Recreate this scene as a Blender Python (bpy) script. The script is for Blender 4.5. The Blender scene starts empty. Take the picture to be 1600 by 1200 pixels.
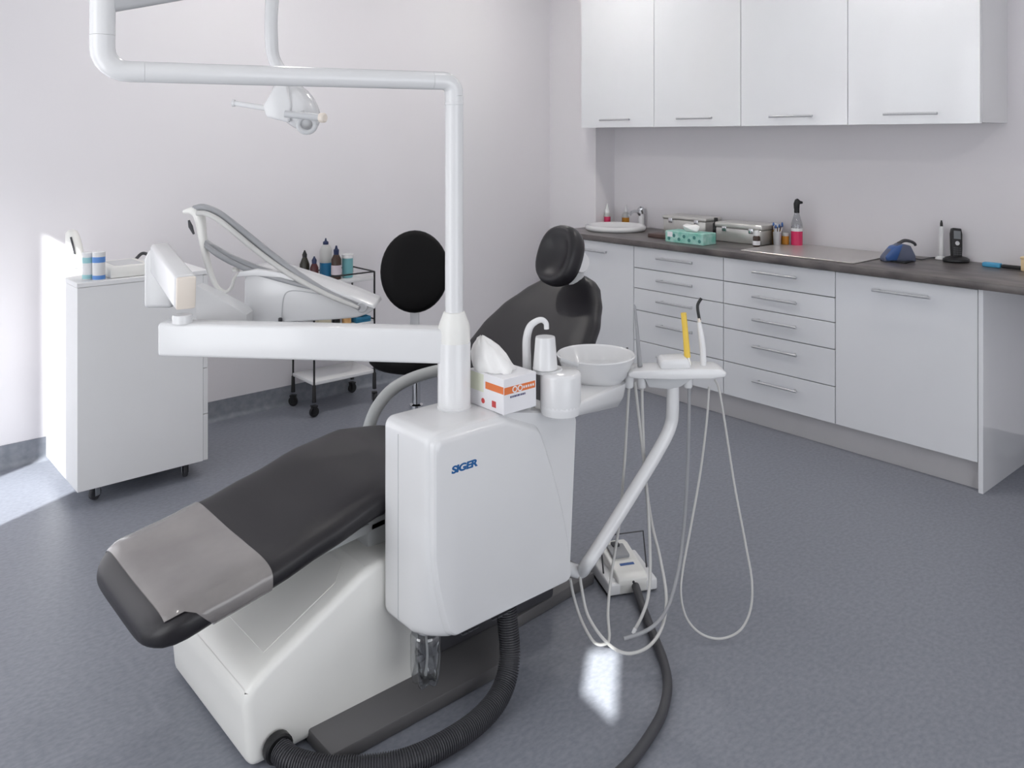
import bpy, bmesh, math, random
from mathutils import Vector, Matrix
random.seed(7)
scene = bpy.context.scene
COL = scene.collection

# ------------------------------------------------------------------ camera
FPX, U0, V0, EYE = 1310.53, 800.0, 214.0, 1.44      # focal length in pixels (1600 wide), principal point, eye height
TH = math.radians(48.8566)                           # heading of the view measured from +X
cam_d = bpy.data.cameras.new('camera')
cam_d.sensor_fit = 'HORIZONTAL'; cam_d.sensor_width = 36.0
cam_d.lens = FPX * 36.0 / 1600.0
cam_d.shift_y = -(600.0 - V0) / 1600.0
cam_d.clip_start = 0.02
cam = bpy.data.objects.new('camera', cam_d); COL.objects.link(cam)
cam.location = (0, 0, EYE); cam.rotation_euler = (math.radians(90), 0, TH - math.radians(90))
scene.camera = cam

# ------------------------------------------------------------------ world, sun, window light, exposure
world = bpy.data.worlds.new('world'); scene.world = world; world.use_nodes = True
bg = world.node_tree.nodes['Background']
bg.inputs[0].default_value = (0.78, 0.87, 1.0, 1); bg.inputs[1].default_value = 1.0
SUN_AZ, SUN_EL = math.radians(27.0), math.radians(32.0)   # the light travels towards +X and a little +Y
sd = bpy.data.lights.new('sun', 'SUN'); sd.energy = 95.0; sd.angle = math.radians(0.6); sd.color = (1.0, 0.96, 0.9)
so = bpy.data.objects.new('sun', sd); COL.objects.link(so)
so.rotation_euler = Vector((-math.cos(SUN_AZ) * math.cos(SUN_EL), -math.sin(SUN_AZ) * math.cos(SUN_EL), math.sin(SUN_EL))).to_track_quat('Z', 'Y').to_euler()
so.location = (-4, -2, 4)

def window_light(name, loc, target, sx, sy, power, color=(0.945, 0.97, 1.0)):
    d = bpy.data.lights.new(name, 'AREA'); d.shape = 'RECTANGLE'; d.size = sx; d.size_y = sy; d.energy = power; d.color = color
    o = bpy.data.objects.new(name, d); COL.objects.link(o); o.location = loc
    o.rotation_euler = (Vector(loc) - Vector(target)).to_track_quat('Z', 'Y').to_euler()
    return o
XL, YD, XR, YA, ZC = -0.9, -1.3, 4.20, 4.20, 2.75    # room: left wall, wall behind the camera, right wall, back wall, ceiling
WINS = [(3.384, 4.05, 0.45, 2.40), (2.717, 3.285, 0.12, 2.40), (-0.35, 0.75, 0.85, 2.1), (1.15, 2.25, 0.15, 2.1)]   # openings of the left wall, the last one added for fill light: y0, y1, z0, z1
WIND = (0.1, 2.1, 0.12, 2.1)                           # opening of the wall behind the camera: x0, x1, z0, z1
LP = [6, 14, 6, 46]  # lamp powers; the last two stand before lowered blinds as added fill
for (y0, y1, z0, z1), p in zip(WINS, LP):
    window_light('window_daylight_fill', (XL + 0.03, (y0 + y1) / 2, (z0 + z1) / 2), (XL + 1, (y0 + y1) / 2, (z0 + z1) / 2), y1 - y0 - .06, z1 - z0 - .06, p)
window_light('window_daylight_fill', ((WIND[0] + WIND[1]) / 2, YD + 0.03, (WIND[2] + WIND[3]) / 2), ((WIND[0] + WIND[1]) / 2, YD + 1, (WIND[2] + WIND[3]) / 2), WIND[1] - WIND[0] - .06, WIND[3] - WIND[2] - .06, 66)
DOWN = [(x, y) for x in (0.2, 1.7, 3.25) for y in (-0.2, 1.6, 3.35)]      # round ceiling downlights
for x, y in DOWN:
    d = bpy.data.lights.new('downlight', 'AREA'); d.shape = 'DISK'; d.size = 0.16; d.energy = 20.0 if y > 3 and x > 1 else (18.0 if x > 3 else 3.0); d.color = (1.0, 0.965, 0.925)
    o = bpy.data.objects.new('downlight', d); COL.objects.link(o); o.location = (x, y, ZC - 0.012)
vs = scene.view_settings
scene.display_settings.display_device = 'sRGB'
vs.view_transform = 'Standard'; vs.look = 'None'; vs.gamma = 1.0; vs.use_curve_mapping = False
vs.exposure = -1.15

# ------------------------------------------------------------------ pixel helpers (measuring the photograph)
FW = Vector((math.cos(TH), math.sin(TH), 0)); RT = Vector((math.sin(TH), -math.cos(TH), 0)); UP = Vector((0, 0, 1))
EYEV = Vector((0, 0, EYE))
def ray(u, v): return FW + RT * ((u - U0) / FPX) - UP * ((v - V0) / FPX)
def pz(u, v, z): d = ray(u, v); return EYEV + d * ((z - EYE) / d.z)
def px(u, v, x): d = ray(u, v); return EYEV + d * (x / d.x)
def py(u, v, y): d = ray(u, v); return EYEV + d * (y / d.y)
def pd(u, v, D): return EYEV + ray(u, v) * D

# ------------------------------------------------------------------ materials
def lin(c): c = c / 255.0; return c / 12.92 if c <= 0.04045 else ((c + 0.055) / 1.055) ** 2.4
MATS = {}
def mat(name, rgb, rough=0.5, metal=0.0, var=0.04, vscale=6.0, bump=0.0, bscale=200.0, coat=0.0, trans=0.0, ior=1.45, spec=0.5, stretch=None, rgb2=None, alpha=1.0):
    if name in MATS: return MATS[name]
    m = bpy.data.materials.new(name); m.use_nodes = True; nt = m.node_tree; N = nt.nodes; L = nt.links
    b = N['Principled BSDF']
    c1 = [lin(x) for x in rgb]
    c2 = [lin(x) for x in rgb2] if rgb2 else [min(1, x * (1 + var)) for x in c1]
    c0 = c1 if rgb2 else [x * (1 - var) for x in c1]
    tc = N.new('ShaderNodeTexCoord'); mp = N.new('ShaderNodeMapping')
    L.new(tc.outputs['Object'], mp.inputs['Vector'])
    if stretch: mp.inputs['Scale'].default_value = stretch
    nz = N.new('ShaderNodeTexNoise'); nz.inputs['Scale'].default_value = vscale; nz.inputs['Detail'].default_value = 5
    L.new(mp.outputs[0], nz.inputs['Vector'])
    cr = N.new('ShaderNodeValToRGB'); cr.color_ramp.elements[0].position = 0.32; cr.color_ramp.elements[1].position = 0.68
    cr.color_ramp.elements[0].color = (*c0, 1); cr.color_ramp.elements[1].color = (*c2, 1)
    L.new(nz.outputs[0], cr.inputs[0]); L.new(cr.outputs[0], b.inputs['Base Color'])
    b.inputs['Roughness'].default_value = rough; b.inputs['Metallic'].default_value = metal
    b.inputs['Specular IOR Level'].default_value = spec
    b.inputs['Coat Weight'].default_value = coat; b.inputs['Coat Roughness'].default_value = 0.04
    b.inputs['Transmission Weight'].default_value = trans; b.inputs['IOR'].default_value = ior
    b.inputs['Alpha'].default_value = alpha
    if bump:
        n2 = N.new('ShaderNodeTexNoise'); n2.inputs['Scale'].default_value = bscale; n2.inputs['Detail'].default_value = 3
        L.new(mp.outputs[0], n2.inputs['Vector'])
        bp = N.new('ShaderNodeBump'); bp.inputs['Strength'].default_value = bump; bp.inputs['Distance'].default_value = 0.002
        L.new(n2.outputs[0], bp.inputs['Height']); L.new(bp.outputs[0], b.inputs['Normal'])
    MATS[name] = m
    return m
def glassy(name, rgb, gloss=0.12):
    m = bpy.data.materials.new(name); m.use_nodes = True; nt = m.node_tree; N = nt.nodes; L = nt.links
    N.remove(N['Principled BSDF'])
    tr = N.new('ShaderNodeBsdfTransparent'); tr.inputs[0].default_value = (*[lin(c) for c in rgb], 1)
    gl = N.new('ShaderNodeBsdfGlossy'); gl.inputs['Roughness'].default_value = 0.08
    lw = N.new('ShaderNodeLayerWeight'); lw.inputs[0].default_value = 0.35
    mu = N.new('ShaderNodeMath'); mu.operation = 'MULTIPLY_ADD'; mu.inputs[1].default_value = 0.8; mu.inputs[2].default_value = gloss
    mx = N.new('ShaderNodeMixShader'); L.new(lw.outputs['Facing'], mu.inputs[0]); L.new(mu.outputs[0], mx.inputs[0])
    L.new(tr.outputs[0], mx.inputs[1]); L.new(gl.outputs[0], mx.inputs[2]); L.new(mx.outputs[0], N['Material Output'].inputs[0])
    MATS[name] = m; return m

WALL = mat('wall_paint', (228, 225, 228), 0.62, var=0.012, vscale=1.5, bump=0.05, bscale=120)
CEIL = mat('ceiling_paint', (240, 240, 240), 0.8, var=0.01)
FLOOR = mat('vinyl_floor', (116, 119, 128), 0.40, rgb2=(130, 133, 142), vscale=55, bump=0.02, bscale=160, stretch=(1, 1.6, 1))
COVE = mat('vinyl_skirting', (118, 122, 130), 0.45, rgb2=(136, 139, 147), vscale=30)
GLOSSW = mat('gloss_lacquer_white', (229, 230, 233), 0.12, var=0.008, coat=0.8)
CARC = mat('carcass_white', (222, 222, 224), 0.4, var=0.01)
DARKGAP = mat('carcass_shadow_grey', (150, 150, 154), 0.6)
PLINTH = mat('satin_aluminium_plinth', (205, 203, 204), 0.35, metal=0.35, var=0.02)
ALU = mat('brushed_aluminium', (196, 197, 200), 0.30, metal=0.55, var=0.05, vscale=40, stretch=(1, 12, 1))
CHROME = mat('chrome', (225, 226, 228), 0.08, metal=1.0, var=0.01)
STEEL = mat('stainless_steel', (206, 204, 200), 0.28, metal=0.55, var=0.06, vscale=12)
WORKTOP = mat('dark_slate_laminate', (70, 66, 67), 0.33, rgb2=(112, 106, 104), vscale=7, stretch=(2.2, 0.9, 1), bump=0.05)
PLAST = mat('white_enamel', (221, 221, 222), 0.22, var=0.008, coat=0.15)
PLASTW = mat('warm_white_plastic', (230, 229, 225), 0.32, var=0.012)
IVORY = mat('ivory_plastic', (226, 216, 205), 0.4, var=0.01)
GREYW = mat('light_grey_plastic', (196, 197, 199), 0.35, var=0.015)
LAM = mat('matt_white_laminate', (228, 228, 229), 0.55, var=0.008)
LEATH = mat('black_leatherette', (27, 25, 29), 0.42, var=0.08, vscale=9, bump=0.10, bscale=420)
LEATHB = mat('black_stool_vinyl', (11, 10, 11), 0.6, var=0.08, bump=0.08, bscale=400, spec=0.2)
FILM = mat('clear_vinyl_painted_sheen', (118, 114, 113), 0.24, rgb2=(134, 130, 128), vscale=5, coat=0.5)  # clear film on black; its sky reflection is painted in as grey
BLACKP = mat('black_plastic', (22, 22, 24), 0.4, var=0.06)
RUBBER = mat('dark_grey_rubber', (62, 62, 66), 0.5, var=0.06)
BPLATE = mat('grey_baseplate_enamel', (92, 91, 92), 0.45, var=0.03)
GREYT = mat('grey_hose_silicone', (150, 151, 154), 0.45, var=0.03)
GREYA = mat('grey_painted_tube', (172, 174, 174), 0.35, var=0.02)
HOSEW = mat('pale_grey_tubing', (190, 189, 187), 0.4, var=0.02)
BLUEL = mat('logo_blue', (28, 92, 150), 0.4, var=0.03)
ORANGE = mat('print_orange', (222, 120, 66), 0.5, var=0.04)
INK = mat('print_ink', (86, 84, 120), 0.5)
REDI = mat('print_red', (196, 70, 70), 0.5)
CARD = mat('white_card', (232, 231, 234), 0.55, var=0.01)
TISSUE = mat('tissue_paper', (238, 237, 236), 0.85, var=0.015, bump=0.15, bscale=60)
YELLOW = mat('yellow_sleeve', (232, 196, 80), 0.4, var=0.05)
BLUEP = mat('blue_plastic', (58, 92, 150), 0.35, var=0.05)
LBLUE = mat('light_blue_print', (92, 140, 205), 0.4, var=0.05)
CYAN = mat('cyan_plastic', (70, 150, 190), 0.4, var=0.05)
TEAL = mat('teal_print_card', (182, 216, 208), 0.5, rgb2=(112, 184, 168), vscale=24)
TEALD = mat('dark_teal_print', (70, 130, 125), 0.5, var=0.1)
PINK = mat('pink_liquid', (205, 50, 96), 0.15, var=0.05)
AMBER = mat('amber_liquid', (186, 128, 50), 0.15, var=0.08)
BROWNG = mat('brown_bottle', (62, 44, 36), 0.2, var=0.1)
OLIVEG = mat('dark_olive_bottle', (48, 46, 38), 0.2, var=0.1)
REDG = mat('dark_red_bottle', (70, 26, 28), 0.2, var=0.1)
NAVY = mat('navy_cap', (28, 40, 76), 0.4)
BLUELQ = mat('blue_liquid', (44, 116, 160), 0.12, var=0.05)
TEALLQ = mat('pale_teal_wipes', (120, 178, 184), 0.35, var=0.08)
WBROWN = mat('dark_brown_board', (88, 70, 66), 0.45, var=0.1)
WOOD = mat('beige_wood', (214, 190, 150), 0.5, var=0.06)
PALEG = mat('pale_green_print', (220, 223, 204), 0.55, var=0.04)
SATIN = mat('satin_steel_plate', (186, 182, 180), 0.28, metal=0.4, var=0.03)
SCREEN = mat('grey_lcd', (120, 124, 128), 0.2)
WINW = mat('window_frame_white', (235, 235, 235), 0.4, var=0.01)
BLIND = mat('sun_block_fabric', (232, 230, 224), 0.8, var=0.02)
CLEAR = glassy('clear_plastic', (226, 228, 230), 0.10)
PANE = glassy('window_glass', (246, 249, 250), 0.04)
PANE_DIM = glassy('sun_dimming_glass', (214, 217, 220), 0.04)  # tint added to weaken the sun through the first two windows
MILKY = mat('milky_plastic', (214, 214, 212), 0.3, var=0.02, trans=0.35)

# ------------------------------------------------------------------ geometry helpers
class B:
    """collects shapes in world coordinates (or in local ones, for things built at the origin)"""
    def __init__(s): s.bm = bmesh.new()
    def _add(s, vs, fs):
        nv = [s.bm.verts.new(v) for v in vs]
        for f in fs:
            try: s.bm.faces.new([nv[i] for i in f])
            except ValueError: pass
        return nv
    def box(s, x0, x1, y0, y1, z0, z1, r=0.0, seg=2, rot=None, piv=None):
        t = bmesh.new()
        bmesh.ops.create_cube(t, size=1)
        for v in t.verts:
            v.co = Vector(((x0 + x1) / 2 + v.co.x * (x1 - x0), (y0 + y1) / 2 + v.co.y * (y1 - y0), (z0 + z1) / 2 + v.co.z * (z1 - z0)))
        if r > 0: bmesh.ops.bevel(t, geom=t.edges[:], offset=r, segments=seg, profile=0.5, affect='EDGES')
        s._merge(t, rot, piv); return s
    def _merge(s, t, rot=None, piv=None):
        if rot is not None:
            p = Vector(piv) if piv is not None else Vector((0, 0, 0))
            for v in t.verts: v.co = p + rot @ (v.co - p)
        t.verts.index_update()
        s._add([v.co.copy() for v in t.verts], [[v.index for v in f.verts] for f in t.faces]); t.free()
    def obox(s, c, ax, ay, az, r=0.0, seg=2):
        """box with centre c and full edge vectors ax, ay, az"""
        c = Vector(c); ax = Vector(ax); ay = Vector(ay); az = Vector(az)
        t = bmesh.new(); bmesh.ops.create_cube(t, size=1)
        lx, ly, lz = ax.length, ay.length, az.length
        for v in t.verts: v.co = Vector((v.co.x * lx, v.co.y * ly, v.co.z * lz))
        if r > 0: bmesh.ops.bevel(t, geom=t.edges[:], offset=r, segments=seg, profile=0.5, affect='EDGES')
        nx, ny, nz = ax / lx, ay / ly, az / lz
        for v in t.verts: v.co = c + nx * v.co.x + ny * v.co.y + nz * v.co.z
        s._merge(t); return s
    def loft(s, rings, caps=True, closed=True):
        n = len(rings[0]); vs = [p for r in rings for p in r]; fs = []
        for i in range(len(rings) - 1):
            for j in range(n if closed else n - 1):
                k = (j + 1) % n
                fs.append((i * n + j, i * n + k, (i + 1) * n + k, (i + 1) * n + j))
        if caps and closed:
            fs.append(tuple(range(n - 1, -1, -1))); fs.append(tuple((len(rings) - 1) * n + j for j in range(n)))
        s._add(vs, fs); return s
    def prism(s, poly, o, a1, a2, a3, r=0.0, seg=2):
        """poly of (p, q) -> o + p a1 + q a2, pushed along a3"""
        o = Vector(o); a1 = Vector(a1); a2 = Vector(a2); a3 = Vector(a3)
        t = bmesh.new(); A = [t.verts.new(o + a1 * p + a2 * q) for p, q in poly]; Z = [t.verts.new(v.co + a3) for v in A]
        n = len(A); t.faces.new(A[::-1]); t.faces.new(Z)
        for i in range(n): t.faces.new((A[i], A[(i + 1) % n], Z[(i + 1) % n], Z[i]))
        bmesh.ops.recalc_face_normals(t, faces=t.faces[:])
        if r > 0: bmesh.ops.bevel(t, geom=t.edges[:], offset=r, segments=seg, profile=0.5, affect='EDGES')
        s._merge(t); return s
    def tube(s, pts, r, n=10, smooth=True, sub=6, caps=True, flat=1.0):
        pts = [Vector(p) for p in pts]; rs = list(r) if hasattr(r, '__len__') else [r] * len(pts)
        if smooth and len(pts) > 2: pts, rs = catmull(pts, rs, sub)
        rings = []; T = (pts[1] - pts[0]).normalized()
        up = Vector((0, 0, 1)) if abs(T.z) < 0.9 else Vector((1, 0, 0))
        nrm = (up - T * up.dot(T)).normalized()
        for i, p in enumerate(pts):
            a = pts[min(i + 1, len(pts) - 1)] - pts[max(i - 1, 0)]
            if a.length > 1e-9: T = a.normalized()
            nrm = (nrm - T * nrm.dot(T)).normalized(); bn = T.cross(nrm)
            rings.append([p + (nrm * math.cos(2 * math.pi * j / n) * flat + bn * math.sin(2 * math.pi * j / n)) * rs[i] for j in range(n)])
        s.loft(rings, caps); return s
    def lathe(s, prof, c, n=20, axis=None, caps=True):
        """prof: list of (radius, height along the axis) from c"""
        c = Vector(c); ax = Vector(axis).normalized() if axis is not None else Vector((0, 0, 1))
        u = ax.orthogonal().normalized() if axis is not None else Vector((1, 0, 0)); w = ax.cross(u)
        s.loft([[c + ax * h + (u * math.cos(2 * math.pi * j / n) + w * math.sin(2 * math.pi * j / n)) * max(rr, 1e-5) for j in range(n)] for rr, h in prof], caps); return s
def catmull(pts, rs, sub):
    out, ro = [], []
    P = [pts[0] * 2 - pts[1]] + pts + [pts[-1] * 2 - pts[-2]]; Q = [rs[0]] + rs + [rs[-1]]
    for i in range(1, len(P) - 2):
        for k in range(sub):
            t = k / sub; a, b, c, d = P[i - 1], P[i], P[i + 1], P[i + 2]
            out.append(0.5 * ((2 * b) + (c - a) * t + (2 * a - 5 * b + 4 * c - d) * t * t + (3 * b - a - 3 * c + d) * t ** 3))
            ro.append(Q[i] + (Q[i + 1] - Q[i]) * t)
    out.append(pts[-1]); ro.append(rs[-1])
    return out, ro
ORG = {}
def build(b, name, material, parent=None, angle=35, smooth=True, label=None):
    me = bpy.data.meshes.new(name)
    if parent is not None and parent.name in ORG:
        o = ORG[parent.name]
        for v in b.bm.verts: v.co -= o
    bmesh.ops.recalc_face_normals(b.bm, faces=b.bm.faces[:])
    b.bm.to_mesh(me); b.bm.free()
    if smooth:
        me.shade_smooth(); me.set_sharp_from_angle(angle=math.radians(angle))
    me.materials.append(material)
    ob = bpy.data.objects.new(name, me); COL.objects.link(ob)
    if parent is not None:
        ob.parent = parent
        if parent.name in ORG: ORG[ob.name] = ORG[parent.name]
    if label: ob['label'] = label
    return ob
def tag(o, label, cat, group=None):
    o['label'] = label; o['category'] = cat
    if group: o['group'] = group
    return o
def thing(name, label, cat, loc=(0, 0, 0), group=None, local=False):
    o = bpy.data.objects.new(name, None); COL.objects.link(o); o.empty_display_size = 0.05
    o.location = loc; ORG[o.name] = Vector((0, 0, 0)) if local else Vector(loc)
    return tag(o, label, cat, group)
def struct(b, name, material, parent=None, **k):
    o = build(b, name, material, parent, **k)
    if parent is None: o['kind'] = 'structure'
    return o
def single(b, name, material, label, cat, loc, group=None, **k):
    """a thing that is one mesh; its origin goes to loc"""
    for v in b.bm.verts: v.co -= Vector(loc)
    o = build(b, name, material, None, **k); o.location = loc
    return tag(o, label, cat, group)
def text_mesh(txt, size, shear=0.0, offset=0.0, extrude=0.0004):
    cu = bpy.data.curves.new('lettering', 'FONT'); cu.body = txt; cu.size = size; cu.shear = shear; cu.offset = offset; cu.extrude = extrude
    cu.space_character = 0.95
    ob = bpy.data.objects.new('lettering', cu); COL.objects.link(ob)
    bpy.context.view_layer.update()
    me = bpy.data.meshes.new_from_object(ob.evaluated_get(bpy.context.evaluated_depsgraph_get()))
    bpy.data.objects.remove(ob); bpy.data.curves.remove(cu)
    return me
R3 = lambda ang, ax: Matrix.Rotation(math.radians(ang), 3, ax)

# ================================================================== THE ROOM
struct(B().box(XL - .2, XR + .2, YD - .2, YA + .2, -0.1, 0), 'floor', FLOOR, smooth=False)
struct(B().box(XL - .2, XR + .2, YD - .2, YA + .2, ZC, ZC + 0.1), 'ceiling', CEIL, smooth=False)
ceil = bpy.data.objects['ceiling']
for x, y in DOWN:
    struct(B().lathe([(.082, 0), (.10, -.004), (.10, -.010), (.084, -.010)], (x, y, ZC), 28, caps=False), 'downlight_rim', WINW, ceil)
struct(B().box(XL - .2, XR + .2, YA, YA + .2, 0, ZC), 'wall_back', WALL, smooth=False)
struct(B().box(XR, XR + .2, YD - .2, YA, 0, ZC), 'wall_right', WALL, smooth=False)
NY, PX = 3.768, 4.02                                  # the niche ends at a shallow pier beside the corner
struct(B().box(PX, XR, NY, YA, 0, ZC), 'wall_pier', WALL, smooth=False)
b = B(); ys = sorted(WINS)
y = YD - .2
for (y0, y1, z0, z1) in ys:
    b.box(XL - .2, XL, y, y0, 0, ZC); b.box(XL - .2, XL, y0, y1, 0, z0); b.box(XL - .2, XL, y0, y1, z1, ZC); y = y1
b.box(XL - .2, XL, y, YA, 0, ZC)
struct(b, 'wall_left', WALL, smooth=False)
b = B(); x0, x1, z0, z1 = WIND
b.box(XL, x0, YD - .2, YD, 0, ZC); b.box(x1, XR, YD - .2, YD, 0, ZC); b.box(x0, x1, YD - .2, YD, 0, z0); b.box(x0, x1, YD - .2, YD, z1, ZC)
struct(b, 'wall_front', WALL, smooth=False)
for i, (y0, y1, z0, z1) in enumerate(WINS):
    t = .035; X0, X1 = XL - .12, XL - .07
    b = B().box(X0, X1, y0, y0 + t, z0, z1).box(X0, X1, y1 - t, y1, z0, z1).box(X0, X1, y0 + t, y1 - t, z0, z0 + t).box(X0, X1, y0 + t, y1 - t, z1 - t, z1)
    w = struct(b, 'window_%d' % (i + 1), WINW, smooth=False)
    struct(B().box(XL - .1, XL - .094, y0 + t, y1 - t, z0 + t, z1 - t), 'pane', PANE_DIM if i < 2 else PANE, w, smooth=False)
    if i >= 2:      # unseen blinds added to block the sun; one is holed for a sunspot
        xb = XL - .03
        out = [(y0 - .0, z0), (y1 + .0, z0), (y1 + .0, z1), (y0 - .0, z1)]
        if i == 2:
            inn = [(.125, 1.735), (.245, 1.752), (.285, 1.85), (.20, 1.895)]
            q = [Vector((xb, a, c)) for a, c in out] + [Vector((xb, a, c)) for a, c in inn]
            q += [p + Vector((.004, 0, 0)) for p in q]
            fs = []
            for k in range(4):
                j = (k + 1) % 4
                fs += [(k, j, j + 4, k + 4), (k + 8, k + 12, j + 12, j + 8), (k + 4, j + 4, j + 12, k + 12), (k, k + 8, j + 8, j)]
            b = B(); b._add(q, fs)
        else:
            b = B().box(xb, xb + .004, y0, y1, z0, z1)
        struct(b, 'sun_block_blind', BLIND, w, smooth=False)
x0, x1, z0, z1 = WIND; t = .04
b = B().box(x0, x0 + t, YD - .12, YD - .07, z0, z1).box(x1 - t, x1, YD - .12, YD - .07, z0, z1).box(x0 + t, x1 - t, YD - .12, YD - .07, z0, z0 + t).box(x0 + t, x1 - t, YD - .12, YD - .07, z1 - t, z1).box((x0 + x1) / 2 - .03, (x0 + x1) / 2 + .03, YD - .12, YD - .07, z0 + t, z1 - t)
w = struct(b, 'window_5', WINW, smooth=False)
struct(B().box(x0 + t, x1 - t, YD - .1, YD - .094, z0 + t, z1 - t), 'pane', PANE, w, smooth=False)
# coved vinyl skirting turned up from the floor
def cove(name, p0, p1, nrm):
    p0 = Vector(p0); p1 = Vector(p1); n = Vector(nrm)
    prof = [(0, 0), (0.03, 0)] + [(0.03 - 0.026 * math.sin(a), 0.03 - 0.03 * math.cos(a)) for a in [math.radians(k) for k in (20, 40, 60, 80)]] + [(0.004, 0.1), (0, 0.1)]
    b = B(); b.loft([[p0 + n * a + UP * z for a, z in prof], [p1 + n * a + UP * z for a, z in prof]])
    struct(b, name, COVE, angle=60)
cove('baseboard_back', (XL, YA, 0), (PX, YA, 0), (0, -1, 0))
cove('baseboard_right', (XR, 1.27, 0), (XR, YD, 0), (-1, 0, 0))
cove('baseboard_left', (XL, YD, 0), (XL, YA, 0), (1, 0, 0))
cove('baseboard_front', (XL, YD, 0), (XR, YD, 0), (0, 1, 0))

# ================================================================== FITTED CABINETS ON THE RIGHT WALL
XF = 3.657                                            # plane of the base cabinet fronts
def bar_handle(parent, x, yc, z, ln=0.24):
    b = B()
    b.tube([(x - .030, yc - ln / 2, z), (x - .030, yc + ln / 2, z)], 0.0058, 10, smooth=False)
    for s in (-1, 1): b.tube([(x - .001, yc + s * (ln / 2 - .022), z), (x - .030, yc + s * (ln / 2 - .022), z)], 0.0045, 8, smooth=False)
    return build(b, 'handle', ALU, parent, label='slim brushed metal bar handle')
def front(name, parent, y0, y1, z0, z1, hz, ln=.24):
    g = .002
    f = build(B().box(XF, XF + .019, y0 + g, y1 - g, z0 + g, z1 - g, .0012, 1), name, GLOSSW, parent)
    bar_handle(f, XF, (y0 + y1) / 2 - .005, hz, ln)
    return f
def carcass(parent, y0, y1):
    build(B().box(XF + .021, XR - .02, y0 + .0005, y1 - .0005, .118, .825), 'carcass', DARKGAP, parent, smooth=False)
BY = [3.735, 3.135, 2.534, 1.927, 1.316]
t = thing('base_cabinet', 'white gloss base cabinet door behind the dental chair headrest', 'cabinet', (XF, BY[1], .118), 'base cabinets under the worktop')
carcass(t, BY[1], BY[0]); front('door', t, BY[1], BY[0], .118, .822, .765, .22)
DZ = [.822, .700, .585, .461, .290, .118]
for k, lab in ((1, 'white gloss drawer unit with five drawers under the teal tissue box'), (2, 'white gloss drawer unit with five drawers next to the wide end door')):
    t = thing('drawer_cabinet', lab, 'cabinet', (XF, BY[k + 1], .118), 'base cabinets under the worktop')
    carcass(t, BY[k + 1], BY[k])
    for j in range(5): front('drawer', t, BY[k + 1], BY[k], DZ[j + 1], DZ[j], DZ[j] - (.05 if j < 3 else .058))
t = thing('base_cabinet', 'white gloss end base cabinet with one wide door and a side panel', 'cabinet', (XF, BY[4], 0), 'base cabinets under the worktop')
carcass(t, BY[4], BY[3]); front('door', t, BY[4], BY[3], .118, .822, .765, .25)
build(B().box(XF - .004, 4.165, BY[4] - .020, BY[4] - .0015, 0, .825, .001, 1), 'end_panel', GLOSSW, t)
struct(B().box(3.694, 3.712, BY[4], BY[0], 0, .116), 'trim_1', PLINTH, smooth=False)
# worktop
wt = B().box(3.628, XR, .45, NY, .826, .858, .004, 2)
single(wt, 'worktop', WORKTOP, 'dark slate grey worktop running along the white cabinets', 'worktop', (3.63, 1.3, .826))
# wall cabinets
UX = 3.882; UY = [NY, 3.172, 2.580, 1.982, 1.388]
ulab = ['white gloss wall cabinet next to the corner pier', 'white gloss wall cabinet above the steel instrument boxes', 'white gloss wall cabinet above the spray bottle',
        'white gloss end wall cabinet with exposed side, furthest from the corner pier']
for k in range(4):
    y0, y1 = UY[k + 1], UY[k]
    t = thing('wall_cabinet', ulab[k], 'cabinet', (UX, y0, 1.5), 'wall cabinets in a row')
    build(B().box(UX + .021, XR, y0 + .0005, y1 - .0005, 1.503, 2.42, .001, 1), 'carcass', CARC, t)
    f = build(B().box(UX, UX + .019, y0 + .0018, y1 - .0018, 1.498, 2.42, .0012, 1), 'door', GLOSSW, t)
    bar_handle(f, UX, (y0 + y1) / 2 - .01, 1.545, .24)

# ================================================================== THINGS ON THE WORKTOP
ZW = .8585
# oval wash basin let into the worktop
t = thing('wash_basin', 'white oval wash basin let into the dark worktop', 'basin', (3.945, 3.53, ZW))
b = B(); rings = []
for k, (rx, ry, z) in enumerate([(.182, .184, 0), (.190, .192, .012), (.188, .190, .026), (.176, .178, .032), (.164, .166, .024), (.14, .142, .008), (.08, .08, .004), (.02, .02, .003)]):
    rings.append([Vector((3.945 + rx * math.cos(a), 3.53 + ry * math.sin(a), ZW + z)) for a in [2 * math.pi * j / 40 for j in range(40)]])
build(b.loft(rings), 'bowl', PLAST, t, 60)
build(B().lathe([(.018, .0), (.018, .004), (.012, .0045)], (3.945, 3.53, ZW + .004), 16), 'drain', CHROME, t)
c = Vector((4.163, 3.505, ZW))
t = thing('basin_tap', 'small chrome and white mixer tap behind the wash basin', 'tap', c)
build(B().lathe([(.026, 0), (.026, .006), (.021, .010), (.020, .085), (.017, .092)], c, 18), 'tap_body', PLAST, t)
build(B().tube([c + Vector((0, 0, .075)), c + Vector((-.04, 0, .105)), c + Vector((-.09, 0, .105)), c + Vector((-.115, 0, .085))], [.012, .011, .010, .010], 12), 'spout', CHROME, t)
build(B().lathe([(.020, .09), (.024, .10), (.022, .125), (.010, .135)], c, 18), 'lever_cap', CHROME, t)
def bottle(name, label, cat, loc, parts, group=None, n=18):
    """parts: (part name, material, lathe profile) standing at loc"""
    t = thing(name, label, cat, loc, group)
    for pn, m, prof in parts: build(B().lathe(prof, loc, n), pn, m, t, 40)
    return t
def nozzle(z0, r0, z1): return [(r0, z0), (r0 * .95, z0 + .01), (r0 * .55, z0 + (z1 - z0) * .5), (r0 * .16, z1)]
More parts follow.
